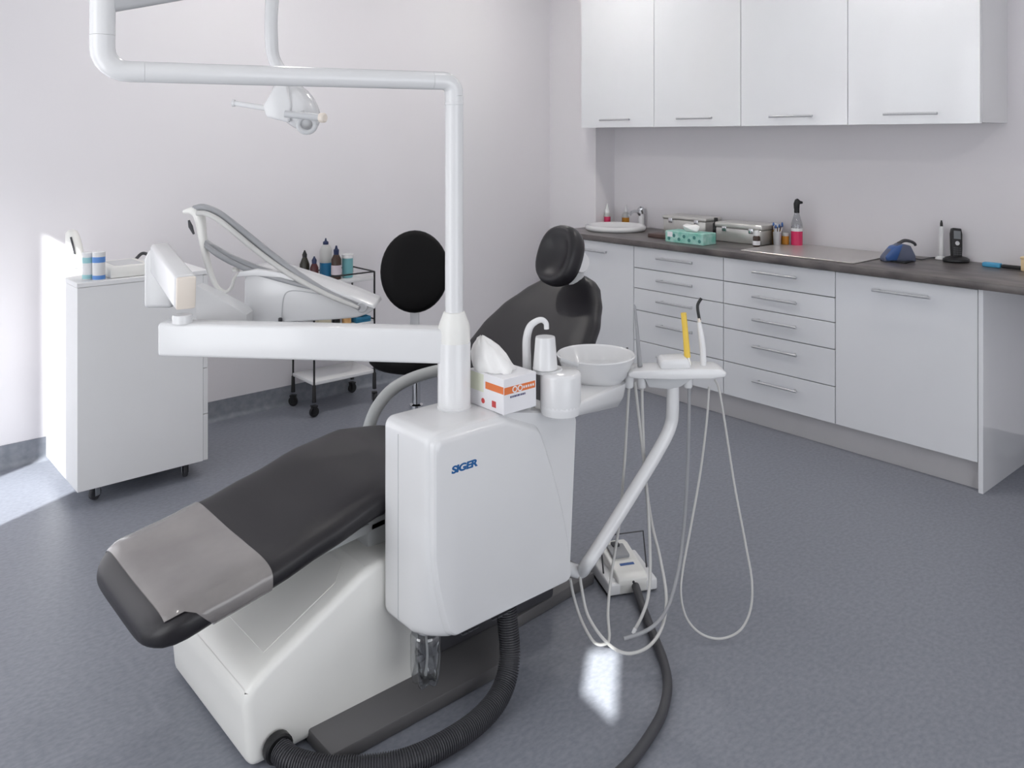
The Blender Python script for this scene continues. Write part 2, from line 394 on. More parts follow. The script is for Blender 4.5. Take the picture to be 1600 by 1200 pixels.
bottle('squeeze_bottle', 'clear squeeze bottle of magenta liquid with a white pointed nozzle', 'bottle', pz(949, 352, ZW) , [
    ('body', PINK, [(.018, 0), (.021, .004), (.021, .055), (.020, .058)]), ('upper_body', MILKY, [(.021, .058), (.021, .078), (.016, .088)]), ('nozzle', PLAST, nozzle(.086, .017, .142))], 'bottles behind the basin')
bottle('squeeze_bottle', 'milky white squeeze bottle standing between magenta and amber bottles', 'bottle', pz(961.5, 349, ZW), [
    ('body', PLAST, [(.018, 0), (.020, .004), (.020, .095), (.013, .106)]), ('cap', PLAST, [(.014, .104), (.019, .115), (.019, .135), (.012, .148), (.004, .155)])], 'bottles behind the basin')
bottle('squeeze_bottle', 'clear pump bottle half full of amber liquid beside the tap', 'bottle', pz(978, 352, ZW), [
    ('body', AMBER, [(.024, 0), (.027, .004), (.027, .052)]), ('upper_body', MILKY, [(.027, .052), (.027, .066), (.018, .082), (.011, .09)]), ('cap', PLAST, nozzle(.088, .014, .135))], 'bottles behind the basin')
# dark board, steel instrument boxes, tissue box
single(B().box(3.80, 3.90, 3.02, 3.15, ZW, ZW + .022, .003), 'cutting_board', WBROWN, 'dark brown board beside the steel box on the worktop', 'board', (3.85, 3.08, ZW))
def steel_box(label, x0, x1, y0, y1, h, lid, m):
    t = thing('instrument_box', label, 'box', ((x0 + x1) / 2, (y0 + y1) / 2, ZW), 'steel instrument boxes on the worktop')
    build(B().box(x0, x1, y0, y1, ZW, ZW + h - lid, .006), 'body', m, t)
    build(B().box(x0 - .005, x1 + .005, y0 - .005, y1 + .005, ZW + h - lid, ZW + h, .008, 3), 'lid', STEEL, t)
    for s in (0, 1):
        yy = y0 + .06 + s * (y1 - y0 - .12)
        build(B().box(x0 - .010, x0, yy - .014, yy + .014, ZW + h - lid - .02, ZW + h - lid + .008, .002), 'latch', CHROME, t)
    return t
steel_box('large brushed steel instrument box behind the teal tissue box', 3.99, 4.14, 2.885, 3.19, .115, .022, STEEL)
steel_box('brushed steel instrument box with rounded lid beside the brown bottle', 3.955, 4.11, 2.50, 2.79, .108, .030, STEEL)
t = thing('tissue_carton', 'teal patterned paper tissue carton at the worktop edge', 'tissue box', (3.79, 2.82, ZW))
rot = R3(0, 'Z')
build(B().box(3.715, 3.83, 2.70, 2.955, ZW, ZW + .062, .002, 1), 'carton', TEAL, t)
b = B()
for k in range(7):
    yy = 2.725 + k * .034; zz = ZW + .02 + .018 * (k % 2)
    b.lathe([(.010, 0), (.010, .0006), (.004, .0008)], (3.7151, yy, zz), 10, (-1, 0, 0))
build(b, 'printed_pattern', TEALD, t)
build(B().box(3.7138, 3.7150, 2.905, 2.94, ZW + .03, ZW + .058), 'printed_label', CARD, t)
b = B(); rings = []
for k in range(7):
    f = k / 6; rings.append([Vector((3.77 + .012 * math.sin(3 * f + a) + (.008 + .006 * f) * math.cos(a), 2.82 + (.03 + .05 * f - .05 * f * f) * math.sin(a) * 1.2, ZW + .060 + .038 * f + .006 * math.sin(2 * a + k))) for a in [2 * math.pi * j / 14 for j in range(14)]])
build(b.loft(rings), 'tissue', TISSUE, t, 70)
bottle('small_bottle', 'small black bottle standing between the two steel boxes', 'bottle', (4.03, 2.842, ZW), [('body', BLACKP, [(.016, 0), (.018, .003), (.018, .085), (.010, .098)]), ('cap', BLACKP, [(.011, .098), (.011, .118), (.009, .12)])])
bottle('small_bottle', 'small brown bottle with white cap and label on the worktop', 'bottle', pz(1182, 385, ZW), [
    ('body', BROWNG, [(.017, 0), (.019, .003), (.019, .05), (.013, .058)]), ('label_band', CARD, [(.0195, .008), (.0195, .03)]), ('cap', PLAST, [(.014, .056), (.0145, .075), (.013, .085)])])
bottle('small_jar', 'dark amber glass jar behind the small brown bottle', 'jar', pz(1201, 381, ZW) + Vector((.01, -.045, 0)), [('body', mat('dark_amber', (112, 84, 44), .2, var=.15), [(.024, 0), (.026, .004), (.026, .075), (.022, .082)]), ('cap', WBROWN, [(.024, .082), (.024, .1), (.02, .102)])])
c = pz(1214.5, 384, ZW)
t = thing('brush_cup', 'grey metal cup full of small blue and white brushes', 'cup', c)
build(B().lathe([(.017, 0), (.019, .003), (.022, .074), (.020, .074), (.016, .006)], c, 18), 'cup', ALU, t)
for k in range(9):
    a = k * 2.4; d = Vector((math.cos(a), math.sin(a), 0)); h = .108 + .012 * ((k * 7) % 4) / 3
    br = build(B().tube([c + d * .006 + UP * .02, c + d * (.012 + .008 * (k % 3)) + UP * (h - .012)], .0018, 6, smooth=False), 'brush_stick', PLAST, t)
    build(B().lathe([(.003, 0), (.006, .006), (.004, .016), (.001, .02)], c + d * (.012 + .008 * (k % 3)) + UP * (h - .014), 8), 'brush_head', BLUEP if k % 3 else PLAST, br)
bottle('small_jar', 'short jar of bright amber liquid beside the pink spray bottle', 'jar', pz(1227, 383, ZW), [('body', AMBER, [(.017, 0), (.019, .003), (.019, .05)]), ('cap', MILKY, [(.0195, .05), (.0195, .065), (.017, .067)])])
c = pz(1245, 384, ZW)
t = thing('spray_bottle', 'clear spray bottle of pink liquid with black trigger head', 'spray bottle', c)
build(B().lathe([(.027, 0), (.030, .004), (.030, .078), (.029, .079)], c, 20), 'liquid', PINK, t)
build(B().lathe([(.0305, .079), (.0305, .10), (.028, .12), (.014, .17), (.012, .178)], c, 20), 'bottle_neck', CLEAR, t)
build(B().lathe([(.0306, .079), (.0306, .095)], c, 20), 'foam_line', PLAST, t)
b = B().lathe([(.014, .176), (.014, .20)], c, 14)
b.prism([(-.012, 0), (.014, 0), (.016, .03), (.008, .052), (-.004, .058), (-.016, .046), (-.03, .042), (-.03, .03), (-.014, .028)], c + UP * .195 - RT * 0 - FW * .009, -RT, UP, FW * .018, .003)
build(b, 'trigger_head', BLACKP, t)
# satin plate covering part of the worktop
single(B().box(3.70, 4.16, 1.86, 2.46, ZW, ZW + .005, .002, 1), 'cover_plate', SATIN, 'pale satin steel plate lying flat on the dark worktop', 'plate', (3.93, 2.15, ZW))
# blue dispenser
c = pz(1403, 408, ZW)
t = thing('tape_dispenser', 'blue dispenser with grey curved arm on the worktop', 'dispenser', c)
poly = [(-.075, 0), (.075, 0), (.072, .03), (.05, .075), (.0, .085), (-.045, .055), (-.075, .02)]
build(B().prism(poly, c - FW * .025, RT, UP, FW * .05, .006, 2), 'housing', mat('dark_blue_grey', (86, 92, 112), .4), t)
build(B().prism([(-.066, .006), (-.018, .006), (.012, .082), (-.03, .07), (-.07, .024)], c - FW * .032, RT, UP, FW * .062, .006, 2), 'side_cover', BLUEP, t)
build(B().tube([c + RT * .0 + UP * .082, c + RT * .03 + UP * .096, c + RT * .06 + UP * .092, c + RT * .078 + UP * .082, c + RT * .082 + UP * .072], [.008, .008, .007, .007, .006], 10), 'arm', RUBBER, t)
build(B().box(c.x - .05, c.x + .05, c.y - .06, c.y + .06, ZW, ZW + .006, .002), 'base', BLACKP, t)
# pen light and phone
c = pz(1471, 405.5, ZW)
t = thing('pen_light', 'white pen-shaped curing light standing upright by the phone', 'lamp', c)
build(B().lathe([(.026, 0), (.028, .004), (.024, .014), (.013, .018)], c, 18), 'stand', PLAST, t)
build(B().lathe([(.010, .015), (.011, .03), (.011, .15), (.007, .158)], c, 14), 'pen_body', PLAST, t)
build(B().lathe([(.0065, .158), (.006, .172), (.003, .186)], c, 12), 'tip', BLACKP, t)
c = pz(1494, 409, ZW)
t = thing('cordless_phone', 'black cordless phone standing in its round cradle', 'phone', c)
b = B(); rings = []
for rr, h in [(.056, 0), (.060, .005), (.058, .014), (.045, .022), (.03, .026)]:
    rings.append([c + RT * (rr * math.cos(a)) + FW * (rr * .8 * math.sin(a)) + UP * h for a in [2 * math.pi * j / 28 for j in range(28)]])
build(b.loft(rings), 'cradle', BLACKP, t)
ax = (UP * .96 + RT * .10 + FW * .22).normalized(); sx = (RT - ax * RT.dot(ax)).normalized(); nz = ax.cross(sx)      # nz points away from the room
hs = build(B().prism([(-.021, .012), (.021, .012), (.024, .06), (.025, .13), (.020, .156), (-.020, .156), (-.025, .13), (-.024, .06)], c + nz * .010, sx, ax, -nz * .024, .003, 2), 'handset', BLACKP, t)
build(B().prism([(-.016, .105), (.016, .105), (.016, .143), (-.016, .143)], c - nz * .0136, sx, ax, -nz * .0008), 'screen', SCREEN, hs)
build(B().lathe([(.010, 0), (.010, .001), (.006, .0018)], c + ax * .085 - nz * .014, 16, -nz), 'round_key', GREYW, hs)
for i in range(4):
    for j in range(3):
        build(B().prism([(-.005, 0), (.005, 0), (.005, .006), (-.005, .006)], c + sx * ((j - 1) * .013) + ax * (.030 + i * .010) - nz * .0138, sx, ax, -nz * .001), 'key', RUBBER, hs)
cpts = [c + FW * .05 + UP * .008, c + RT * .06 + FW * .05 + UP * .03, c + RT * .10 + FW * .02 + UP * .035, c + RT * .115 - FW * .01 + UP * .006, c + RT * .16 + FW * .02 + UP * .005, c + RT * .25 + FW * .04 + UP * .005]
build(B().tube(cpts, .003, 8), 'cable', RUBBER, t)
c0 = pz(1425, 404, ZW)
single(B().tube([c0 + UP * .004, pz(1440, 407, ZW) + UP * .004, pz(1455, 404, ZW) + UP * .004, pz(1478, 404, ZW) + UP * .004], .003, 8), 'cable', RUBBER, 'dark cable lying between the blue dispenser and pen light', 'cable', c0)
a0, a1 = pz(1538, 416, ZW), pz(1587, 421, ZW); dv = (a1 - a0).normalized(); sv = Vector((-dv.y, dv.x, 0))
t = thing('marker_pen', 'cyan and black marker lying on the worktop near the phone', 'pen', a0)
build(B().obox(a0 + dv * .032 + UP * .010, dv * .075, sv * .034, UP * .020, .005), 'cap', CYAN, t)
build(B().obox(a0 + dv * .12 + UP * .009, dv * .10, sv * .022, UP * .016, .005), 'barrel', BLACKP, t)
c = pz(1604, 424, ZW)
t = thing('wooden_box', 'beige wooden box cut by the right picture edge', 'box', c)
build(B().box(c.x - .01, c.x + .09, c.y - .12, c.y + .02, ZW, ZW + .052, .003), 'body', WOOD, t)
build(B().box(c.x - .012, c.x + .092, c.y - .122, c.y + .022, ZW + .052, ZW + .062, .002), 'lid', WOOD, t)

# ================================================================== WHITE MOBILE CABINET (left)
def caster(parent, p, wr, m_f, m_w, fr=.012, ang=0):
    p = Vector(p); d = Vector((math.cos(ang), math.sin(ang), 0)); s = Vector((-d.y, d.x, 0))
    c = build(B().obox(p + UP * (wr * 2 + .004), d * .03, s * .03, UP * .008, .002).obox(p + UP * (wr * 1.35) + s * fr, d * wr * .9, s * .003, UP * wr * 1.4, .001, 1).obox(p + UP * (wr * 1.35) - s * fr, d * wr * .9, s * .003, UP * wr * 1.4, .001, 1), 'caster', m_f, parent)
    build(B().lathe([(wr * .3, -.008), (wr * .9, -.008), (wr, -.005), (wr, .005), (wr * .9, .008), (wr * .3, .008)], p + UP * wr, 18, s), 'wheel', m_w, c)
cx0, cx1, cy0, cy1 = .863, 1.374, 3.534, 4.036
t = thing('mobile_cabinet', 'tall white drawer cabinet on casters by the left wall', 'cabinet', ((cx0 + cx1) / 2, (cy0 + cy1) / 2, 0))
build(B().box(cx0 + .002, cx1 - .022, cy0 + .002, cy1, .068, .856, .0012, 1), 'body', LAM, t)
build(B().box(cx0, cx1, cy0, cy1, .857, .876, .002, 1), 'top_panel', LAM, t)
dzs = [.068, .265, .46, .60, .73, .855]
for j in range(5):
    d = build(B().box(cx1 - .021, cx1 - .001, cy0 + .003, cy1 - .003, dzs[j] + .0015, dzs[j + 1] - .0015, .001, 1), 'drawer', PLAST, t)
    bb = B().tube([(cx1 + .024, 3.665, dzs[j + 1] - .05), (cx1 + .024, 3.905, dzs[j + 1] - .05)], .005, 8, smooth=False)
    for yy in (3.69, 3.88): bb.tube([(cx1 - .002, yy, dzs[j + 1] - .05), (cx1 + .024, yy, dzs[j + 1] - .05)], .004, 8, smooth=False)
    build(bb, 'handle', ALU, d)
for k, (xx, yy) in enumerate(((.945, 3.60), (1.295, 3.595), (.945, 3.97), (1.30, 3.97))): caster(t, (xx, yy, 0), .027, CHROME, RUBBER, .014, .5 + k)
ZT = .8765
# curing lamp in its charging base
c = Vector((.972, 3.99, ZT)) + Vector((0, -.03, 0))
t = thing('curing_lamp', 'white curing lamp handpiece leaning in its charging base', 'lamp', c)
build(B().box(c.x - .05, c.x + .05, c.y - .04, c.y + .04, ZT, ZT + .05, .014, 3), 'charging_base', PLAST, t)
rings = []
axl = (UP * .95 - RT * .18).normalized(); s1 = RT; s2 = axl.cross(s1).normalized(); s1 = s2.cross(axl)
for h, a, bb2 in [(0.03, .026, .022), (.05, .032, .026), (.09, .034, .028), (.13, .030, .026), (.155, .024, .022), (.165, .012, .012)]:
    rings.append([c + axl * h + s1 * a * math.cos(q) + s2 * bb2 * math.sin(q) for q in [2 * math.pi * j / 16 for j in range(16)]])
h = build(B().loft(rings), 'handpiece', PLASTW, t, 50)
build(B().tube([c + axl * .06 + s1 * .012 - FW * .029, c + axl * .10 + s1 * .012 - FW * .031, c + axl * .135 + s1 * .008 - FW * .027], .004, 8), 'grey_stripe', RUBBER, h)
build(B().tube([c + Vector((.05, 0, .03)), c + Vector((.09, -.03, .02)), c + Vector((.14, -.03, .006)), c + Vector((.2, .0, .004))], .004, 8), 'cable', GREYT, t)
def canister(label, p, rr, hh, m):
    p = Vector(p)
    t = thing('wipe_canister', label, 'canister', p, 'canisters on the mobile cabinet')
    build(B().lathe([(rr * .95, 0), (rr, .004), (rr, hh - .016), (rr * .97, hh - .014)], p, 24), 'tub', PLAST, t)
    build(B().lathe([(rr * 1.01, .004), (rr * 1.01, .020)], p, 24, caps=False), 'lower_band', m, t)
    build(B().lathe([(rr * 1.01, hh - .042), (rr * 1.01, hh - .020)], p, 24, caps=False), 'upper_band', m, t)
    build(B().lathe([(rr * 1.02, hh - .016), (rr * 1.02, hh - .002), (rr * .95, hh)], p, 24), 'lid', PLAST, t)
canister('white canister with two blue bands, the front one of the pair', (.949, 3.562, ZT), .0235, .112, LBLUE)
canister('white canister with pale print half hidden behind the blue banded one', (.922, 3.606, ZT), .022, .108, mat('pale_teal_band', (150, 196, 200), .4))
c = Vector((1.085, 3.665, ZT))
t = thing('scaler_unit', 'flat white scaler control box lying on the mobile cabinet', 'device', c)
build(B().prism([(-.095, 0), (.095, 0), (.095, .028), (.06, .046), (-.085, .046), (-.095, .036)], c + Vector((0, -.11, 0)), (1, 0, 0), UP, Vector((0, .22, 0)), .006, 2), 'case', PLASTW, t)
build(B().box(c.x - .07, c.x + .04, c.y - .08, c.y + .07, ZT + .0455, ZT + .0475, .0008, 1), 'control_panel', GREYW, t)
build(B().tube([c + Vector((-.06, .11, .02)), c + Vector((-.08, .16, .03)), c + Vector((-.03, .22, .025)), c + Vector((.05, .24, .01))], .006, 8), 'cable', BLACKP, t)
build(B().tube([c + Vector((.06, .11, .03)), c + Vector((.10, .12, .06)), c + Vector((.13, .08, .04)), c + Vector((.12, .02, .02))], .007, 8), 'handpiece_hose', RUBBER, t)

# ================================================================== WIRE TROLLEY (back wall)
tx0, tx1, ty0, ty1 = 2.072, 2.432, 3.918, 4.152
t = thing('wire_trolley', 'black wire trolley with white shelves against the back wall', 'trolley', ((tx0 + tx1) / 2, (ty0 + ty1) / 2, 0))
for k, (x, y) in enumerate(((tx0, ty0), (tx1, ty0), (tx0, ty1), (tx1, ty1))):
    top = .71
    p = build(B().tube([(x, y, .075), (x, y, .16), (x, y, .165), (x, y, top)], [.011, .009, .0052, .0052], 10, smooth=False), 'post', BLACKP, t)
    caster(t, (x, y, 0), .026, BLACKP, BLACKP, .013, 1.1 * k)
for z in (.71, .56, .453):
    for x in (tx0, tx1):
        build(B().tube([(x, ty0, z), (x, ty1, z)], .0042, 8, smooth=False), 'side_rail', BLACKP, t)
for y in (ty0, ty1):
    build(B().tube([(tx0, y, .71), (tx1, y, .71)], .0042, 8, smooth=False), 'guard_rail', BLACKP, t)
SH = [.665, .425, .160]
for z in SH:
    build(B().box(tx0 - .004, tx1 + .004, ty0 - .0, ty1 + .0, z, z + .018, .003), 'shelf', PLAST, t)
ZS = SH[0] + .0185
def tb(u, y=4.03): p = py(u, 430, y); return Vector((p.x, y, ZS))
bottle('dropper_bottle', 'dark olive dropper bottle, leftmost on the trolley top', 'bottle', tb(476, 4.06), [
    ('body', OLIVEG, [(.022, 0), (.026, .004), (.026, .085), (.014, .115), (.012, .12)]), ('label_band', mat('olive_label', (150, 146, 90), .5), [(.0265, .03), (.0265, .05)]), ('cap', BLACKP, [(.012, .12), (.013, .135), (.006, .15), (.003, .158)])], 'bottles on the trolley')
bottle('dropper_bottle', 'small dark red dropper bottle on the trolley top', 'bottle', tb(491, 4.0), [
    ('body', REDG, [(.018, 0), (.022, .004), (.022, .07), (.012, .092)]), ('label_band', mat('cream_label', (206, 196, 160), .5), [(.0225, .01), (.0225, .035)]), ('cap', NAVY, [(.012, .092), (.013, .11), (.006, .122), (.003, .13)])], 'bottles on the trolley')
bottle('wash_bottle', 'clear wash bottle half filled with blue liquid on the trolley', 'bottle', tb(509, 4.06), [
    ('liquid', BLUELQ, [(.030, 0), (.033, .004), (.033, .082)]), ('upper_body', MILKY, [(.033, .082), (.033, .145), (.024, .17), (.014, .178)]), ('cap', NAVY, [(.015, .178), (.015, .192), (.006, .198), (.003, .212)])], 'bottles on the trolley')
bottle('dropper_bottle', 'brown dropper bottle with pale label and navy cap on trolley', 'bottle', tb(525.5, 3.98), [
    ('body', BROWNG, [(.024, 0), (.027, .004), (.027, .105), (.015, .13)]), ('label_band', mat('lilac_label', (206, 196, 204), .5), [(.0275, .025), (.0275, .075)]), ('cap', NAVY, [(.014, .13), (.015, .155), (.008, .162), (.004, .178)])], 'bottles on the trolley')
bottle('wipe_tub', 'pale teal tub with white lid, rightmost on the trolley top', 'tub', tb(543, 3.99), [
    ('body', TEALLQ, [(.027, 0), (.029, .004), (.030, .105)]), ('lid', PLAST, [(.033, .105), (.033, .120), (.030, .124)])], 'bottles on the trolley')
ZS2 = SH[1] + .0185
single(B().box(2.11, 2.19, 3.95, 4.0, ZS2, ZS2 + .06, .004), 'small_box', mat('grey_cream_box', (196, 188, 166), .5, var=.08), 'small cream box on the middle trolley shelf', 'box', (2.15, 3.975, ZS2))
c = Vector((2.225, 3.965, ZS2)); bottle('small_jar', 'small black jar on the middle trolley shelf', 'jar', c, [('body', BLACKP, [(.02, 0), (.022, .003), (.022, .05)]), ('lid', BLACKP, [(.023, .05), (.023, .064), (.02, .066)])])
bottle('small_jar', 'tan paste jar with grey lid on the middle trolley shelf', 'jar', (2.285, 3.96, ZS2), [('body', mat('tan_paste', (206, 160, 106), .5, var=.1), [(.022, 0), (.025, .003), (.025, .052)]), ('lid', RUBBER, [(.0255, .052), (.0255, .064), (.023, .066)])])
t = thing('instrument_tray', 'flat blue tray on the middle trolley shelf', 'tray', (2.37, 3.99, ZS2))
build(B().box(2.325, 2.415, 3.925, 4.09, ZS2, ZS2 + .008, .002), 'tray_base', mat('petrol_blue', (40, 112, 146), .4), t)
b = B().box(2.325, 2.415, 3.925, 3.931, ZS2 + .008, ZS2 + .028, .002).box(2.325, 2.415, 4.084, 4.09, ZS2 + .008, ZS2 + .028, .002).box(2.325, 2.331, 3.931, 4.084, ZS2 + .008, ZS2 + .028, .002).box(2.409, 2.415, 3.931, 4.084, ZS2 + .008, ZS2 + .028, .002)
build(b, 'tray_rim', mat('petrol_blue', (40, 112, 146), .4), t)

# ================================================================== ASSISTANT'S STOOL
sc0 = Vector((2.10, 3.04, 0))
t = thing('clinic_stool', 'black round-backed swivel stool behind the white instrument beam', 'stool', sc0)
build(B().lathe([(.05, .452), (.19, .452), (.205, .467), (.205, .505), (.192, .528), (.10, .536), (.001, .538)], sc0, 36), 'seat', LEATHB, t, 60)
build(B().lathe([(.03, .09), (.03, .27), (.018, .275), (.018, .452)], sc0, 18), 'gas_lift', CHROME, t)
for k in range(5):
    a = math.radians(20 + 72 * k); d = Vector((math.cos(a), math.sin(a), 0))
    build(B().tube([sc0 + UP * .095, sc0 + d * .15 + UP * .085, sc0 + d * .26 + UP * .062], [.024, .018, .013], 10), 'base_leg', BLACKP, t)
    caster(t, sc0 + d * .265, .025, BLACKP, BLACKP, .013, a)
bc = pd(648, 424, 3.86); bn = (-FW * .97 + RT * .10 + UP * .12).normalized()
bx = UP.cross(bn).normalized(); bu = bn.cross(bx)
rings = []
for k, (f, dpt) in enumerate([(.3, -.022), (.85, -.022), (.96, -.014), (1.0, 0), (.97, .014), (.88, .024), (.6, .028), (.25, .028)]):
    rings.append([bc + bx * .157 * f * math.cos(q) + bu * .188 * f * math.sin(q) + bn * dpt for q in [2 * math.pi * j / 40 for j in range(40)]])
build(B().loft(rings), 'backrest', LEATHB, t, 60)
build(B().tube([bc - bn * .032 - bu * .10, bc - bn * .034 - bu * .24, Vector((bc.x, bc.y, .47)) + FW * .01, Vector((bc.x, bc.y, .43)) - FW * .04, sc0 + UP * .425 + FW * .05], .035, 10, flat=.28), 'back_support', GREYW, t)

# ================================================================== DENTAL CHAIR
t = chair = thing('dental_chair', 'black leatherette dental patient chair on a white pedestal base', 'dental chair', (1.2, 2.05, 0))
yc = 2.052
# pedestal base
prof = [(.800, .006), (.792, .10), (.785, .165), (.800, .195), (.84, .222), (1.00, .305), (1.09, .352), (1.13, .366), (1.22, .366), (1.255, .35), (1.27, .30), (1.27, .006)]
b = B(); b.prism([(x, z) for x, z in prof], (0, 1.815, 0), (1, 0, 0), UP, (0, .49, 0), .022, 4)
build(b, 'pedestal', PLASTW, t, 30)
# raised service cover on the sloping top
def slope(x): return .222 + (x - .84) * (.352 - .222) / (1.09 - .84)
b = B(); rings = []
for dz in (-.003, .0018):
    rings.append([Vector((x, y, slope(x) + dz)) for x, y in ((.855, 1.865), (1.045, 1.865), (1.085, 1.905), (1.085, 2.20), (1.045, 2.24), (.855, 2.24))])
build(b.loft(rings), 'service_cover', PLASTW, t, smooth=False)
# base plate
pl = [(.945, 1.705), (1.50, 1.705), (1.60, 1.835), (1.98, 1.862), (1.98, 2.25), (.945, 2.25)]
build(B().prism(pl, (0, 0, .0), (1, 0, 0), (0, 1, 0), UP * .036, .005, 2), 'base_plate', BPLATE, t)
build(B().box(1.275, 1.78, 1.84, 2.25, .0365, .215, .012), 'chassis', RUBBER, t)
# lift column and seat frame
build(B().box(1.16, 1.56, 1.90, 2.19, .34, .50, .012), 'lift_column', GREYA, t)
build(B().box(.80, 1.62, 1.90, 2.19, .405, .43, .006, rot=R3(-6, 'Y'), piv=(1.2, 2.05, .42)), 'seat_frame', GREYA, t)
# seat and leg rest cushion
def interp(tab, x):
    for (a, *va), (c, *vc) in zip(tab, tab[1:]):
        if x <= c:
            f = 0 if c == a else max(0, (x - a) / (c - a)); f = f * f * (3 - 2 * f) * .35 + f * .65
            return [p + (q - p) * f for p, q in zip(va, vc)]
    return list(tab[-1][1:])
#      x     ztop  thick  half width
SEAT = [(.585, .412, .088, .236), (.62, .418, .090, .238), (.66, .426, .088, .239), (.75, .440, .080, .240), (.86, .462, .080, .242), (1.0, .500, .082, .238), (1.15, .545, .085, .236), (1.28, .566, .095, .236), (1.40, .552, .10, .236), (1.52, .520, .105, .236), (1.66, .505, .105, .236), (1.78, .530, .10, .235)]
def seat_ring(x, off=0.0, n=48, e=4.0):
    zt, th, hw = interp(SEAT, x)
    q = min(1.0, max(0.0, (.665 - x) / .080)); k = math.sqrt(max(0.0, 1 - q * q))
    zc2 = zt - th / 2 - .012 * (1 - k); r = []
    for j in range(n):
        a = 2 * math.pi * j / n; ca, sa = math.cos(a), math.sin(a)
        yy = (hw - .085 * (1 - k) + off) * math.copysign(abs(ca) ** (2 / 5.0), ca)
        zz = (th / 2 * (.28 + .72 * k) + off) * math.copysign(abs(sa) ** (2 / 3.0), sa)
        dip = -.010 * max(0, 1 - (yy / hw) ** 2) if sa > 0 else 0
        r.append(Vector((x - (off if x < .6 else 0), yc + yy, zc2 + zz + dip)))
    return r
xs = [.5855, .587, .590, .596, .605, .618, .64, .665, .69] + [.72 + .035 * k for k in range(31)]
build(B().loft([seat_ring(x) for x in xs]), 'seat_cushion', LEATH, t, 70)
# clear cover over the foot end: top and both sides of the cushion
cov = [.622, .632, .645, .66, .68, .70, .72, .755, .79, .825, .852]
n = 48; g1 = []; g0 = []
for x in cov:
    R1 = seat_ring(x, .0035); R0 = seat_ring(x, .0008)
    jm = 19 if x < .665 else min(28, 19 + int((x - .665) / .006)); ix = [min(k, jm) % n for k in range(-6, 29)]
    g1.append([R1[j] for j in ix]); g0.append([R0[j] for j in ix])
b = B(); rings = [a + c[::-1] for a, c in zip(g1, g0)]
build(b.loft(rings), 'foot_cover', FILM, t, 60, label='clear vinyl cover with painted grey sheen over the foot end')
# backrest
bo = Vector((1.665, 2.072, .50)); bu2 = Vector((.70, 0, .714)).normalized(); bn2 = Vector((-bu2.z, 0, bu2.x))
BACK = [(0, .20, .05), (.04, .232, .085), (.14, .256, .095), (.26, .264, .095), (.36, .256, .09), (.45, .230, .085), (.53, .185, .078), (.60, .130, .068), (.63, .09, .05), (.64, .05, .03)]
rings = []
for k in range(40):
    s = .64 * k / 39; hw, th = interp([(a, c, d) for a, c, d in BACK], s); r = []
    for j in range(44):
        a = 2 * math.pi * j / 44; ca, sa = math.cos(a), math.sin(a)
        yy = hw * math.copysign(abs(ca) ** (2 / 3.4), ca); zz = th / 2 * math.copysign(abs(sa) ** (2 / 3.0), sa)
        curl = .03 * (yy / .27) ** 2 - .015
        r.append(bo + bu2 * s + Vector((0, yy, 0)) + bn2 * (zz + curl))
    rings.append(r)
build(B().loft(rings), 'backrest', LEATH, t, 70)
# headrest pad with its white bracket
ho = Vector((2.006, yc, 1.035)); hu = Vector((.36, 0, .93)).normalized(); hn = Vector((-hu.z, 0, hu.x))
rings = []
for f, dpt in [(.25, -.045), (.72, -.045), (.92, -.034), (1.0, -.010), (.985, .012), (.90, .028), (.78, .030), (.60, .016), (.35, .006), (.1, .004)]:
    rings.append([ho + Vector((0, .088 * f * math.copysign(abs(math.cos(q)) ** .85, math.cos(q)), 0)) + hu * (.106 * f * math.copysign(abs(math.sin(q)) ** .85, math.sin(q))) + hn * dpt for q in [2 * math.pi * j / 36 for j in range(36)]])
build(B().loft(rings), 'headrest', LEATH, t, 70)
hb = build(B().tube([ho - hn * .04 + hu * .03, ho - hn * .080 + hu * .0, ho - hn * .105 - hu * .05, ho - hn * .125 - hu * .11], [.030, .032, .030, .026], 12), 'headrest_bracket', GREYW, t)
build(B().lathe([(.032, -.045), (.036, -.04), (.036, .04), (.032, .045)], ho - hn * .075 - hu * .0, 20, (0, 1, 0)), 'bracket_knob', PLAST, hb)
# far armrest: grey curved tube
build(B().tube([(1.42, 2.335, .43), (1.435, 2.345, .50), (1.475, 2.35, .565), (1.545, 2.35, .612), (1.66, 2.35, .632), (1.80, 2.345, .628), (1.88, 2.32, .60)], .020, 14), 'armrest', GREYA, t)

# ================================================================== DENTAL UNIT (housing, column, cuspidor)
FY = 1.606
t = unit = thing('dental_unit', 'white dental unit housing with blue lettering, column and cuspidor', 'dental unit', (1.39, 1.72, .23))
X0, X1, Z0, Z1 = 1.150, 1.632, .232, .737
b = B(); NS = 48
def outline(pts, per):
    """resample a closed polygon with per points a side"""
    out = []
    for i in range(len(pts)):
        a, c = Vector(pts[i]), Vector(pts[(i + 1) % len(pts)])
        for k in range(per): out.append(a + (c - a) * (k / per))
    return out
def rrect(x0, x1, z0, z1, r, y, top_slope=0.0, nside=10, ncorner=4):
    P = []
    for cx, cz, a0 in ((x1 - r, z1 - r, 0), (x0 + r, z1 - r, 90), (x0 + r, z0 + r, 180), (x1 - r, z0 + r, 270)):
        for k in range(ncorner + 1):
            a = math.radians(a0 + 90 * k / ncorner); P.append((cx + r * math.cos(a), cz + r * math.sin(a)))
    return P
def body_pts(x0, x1, z0, z1, r): return rrect(x0, x1, z0, z1, r, 0, ncorner=5)
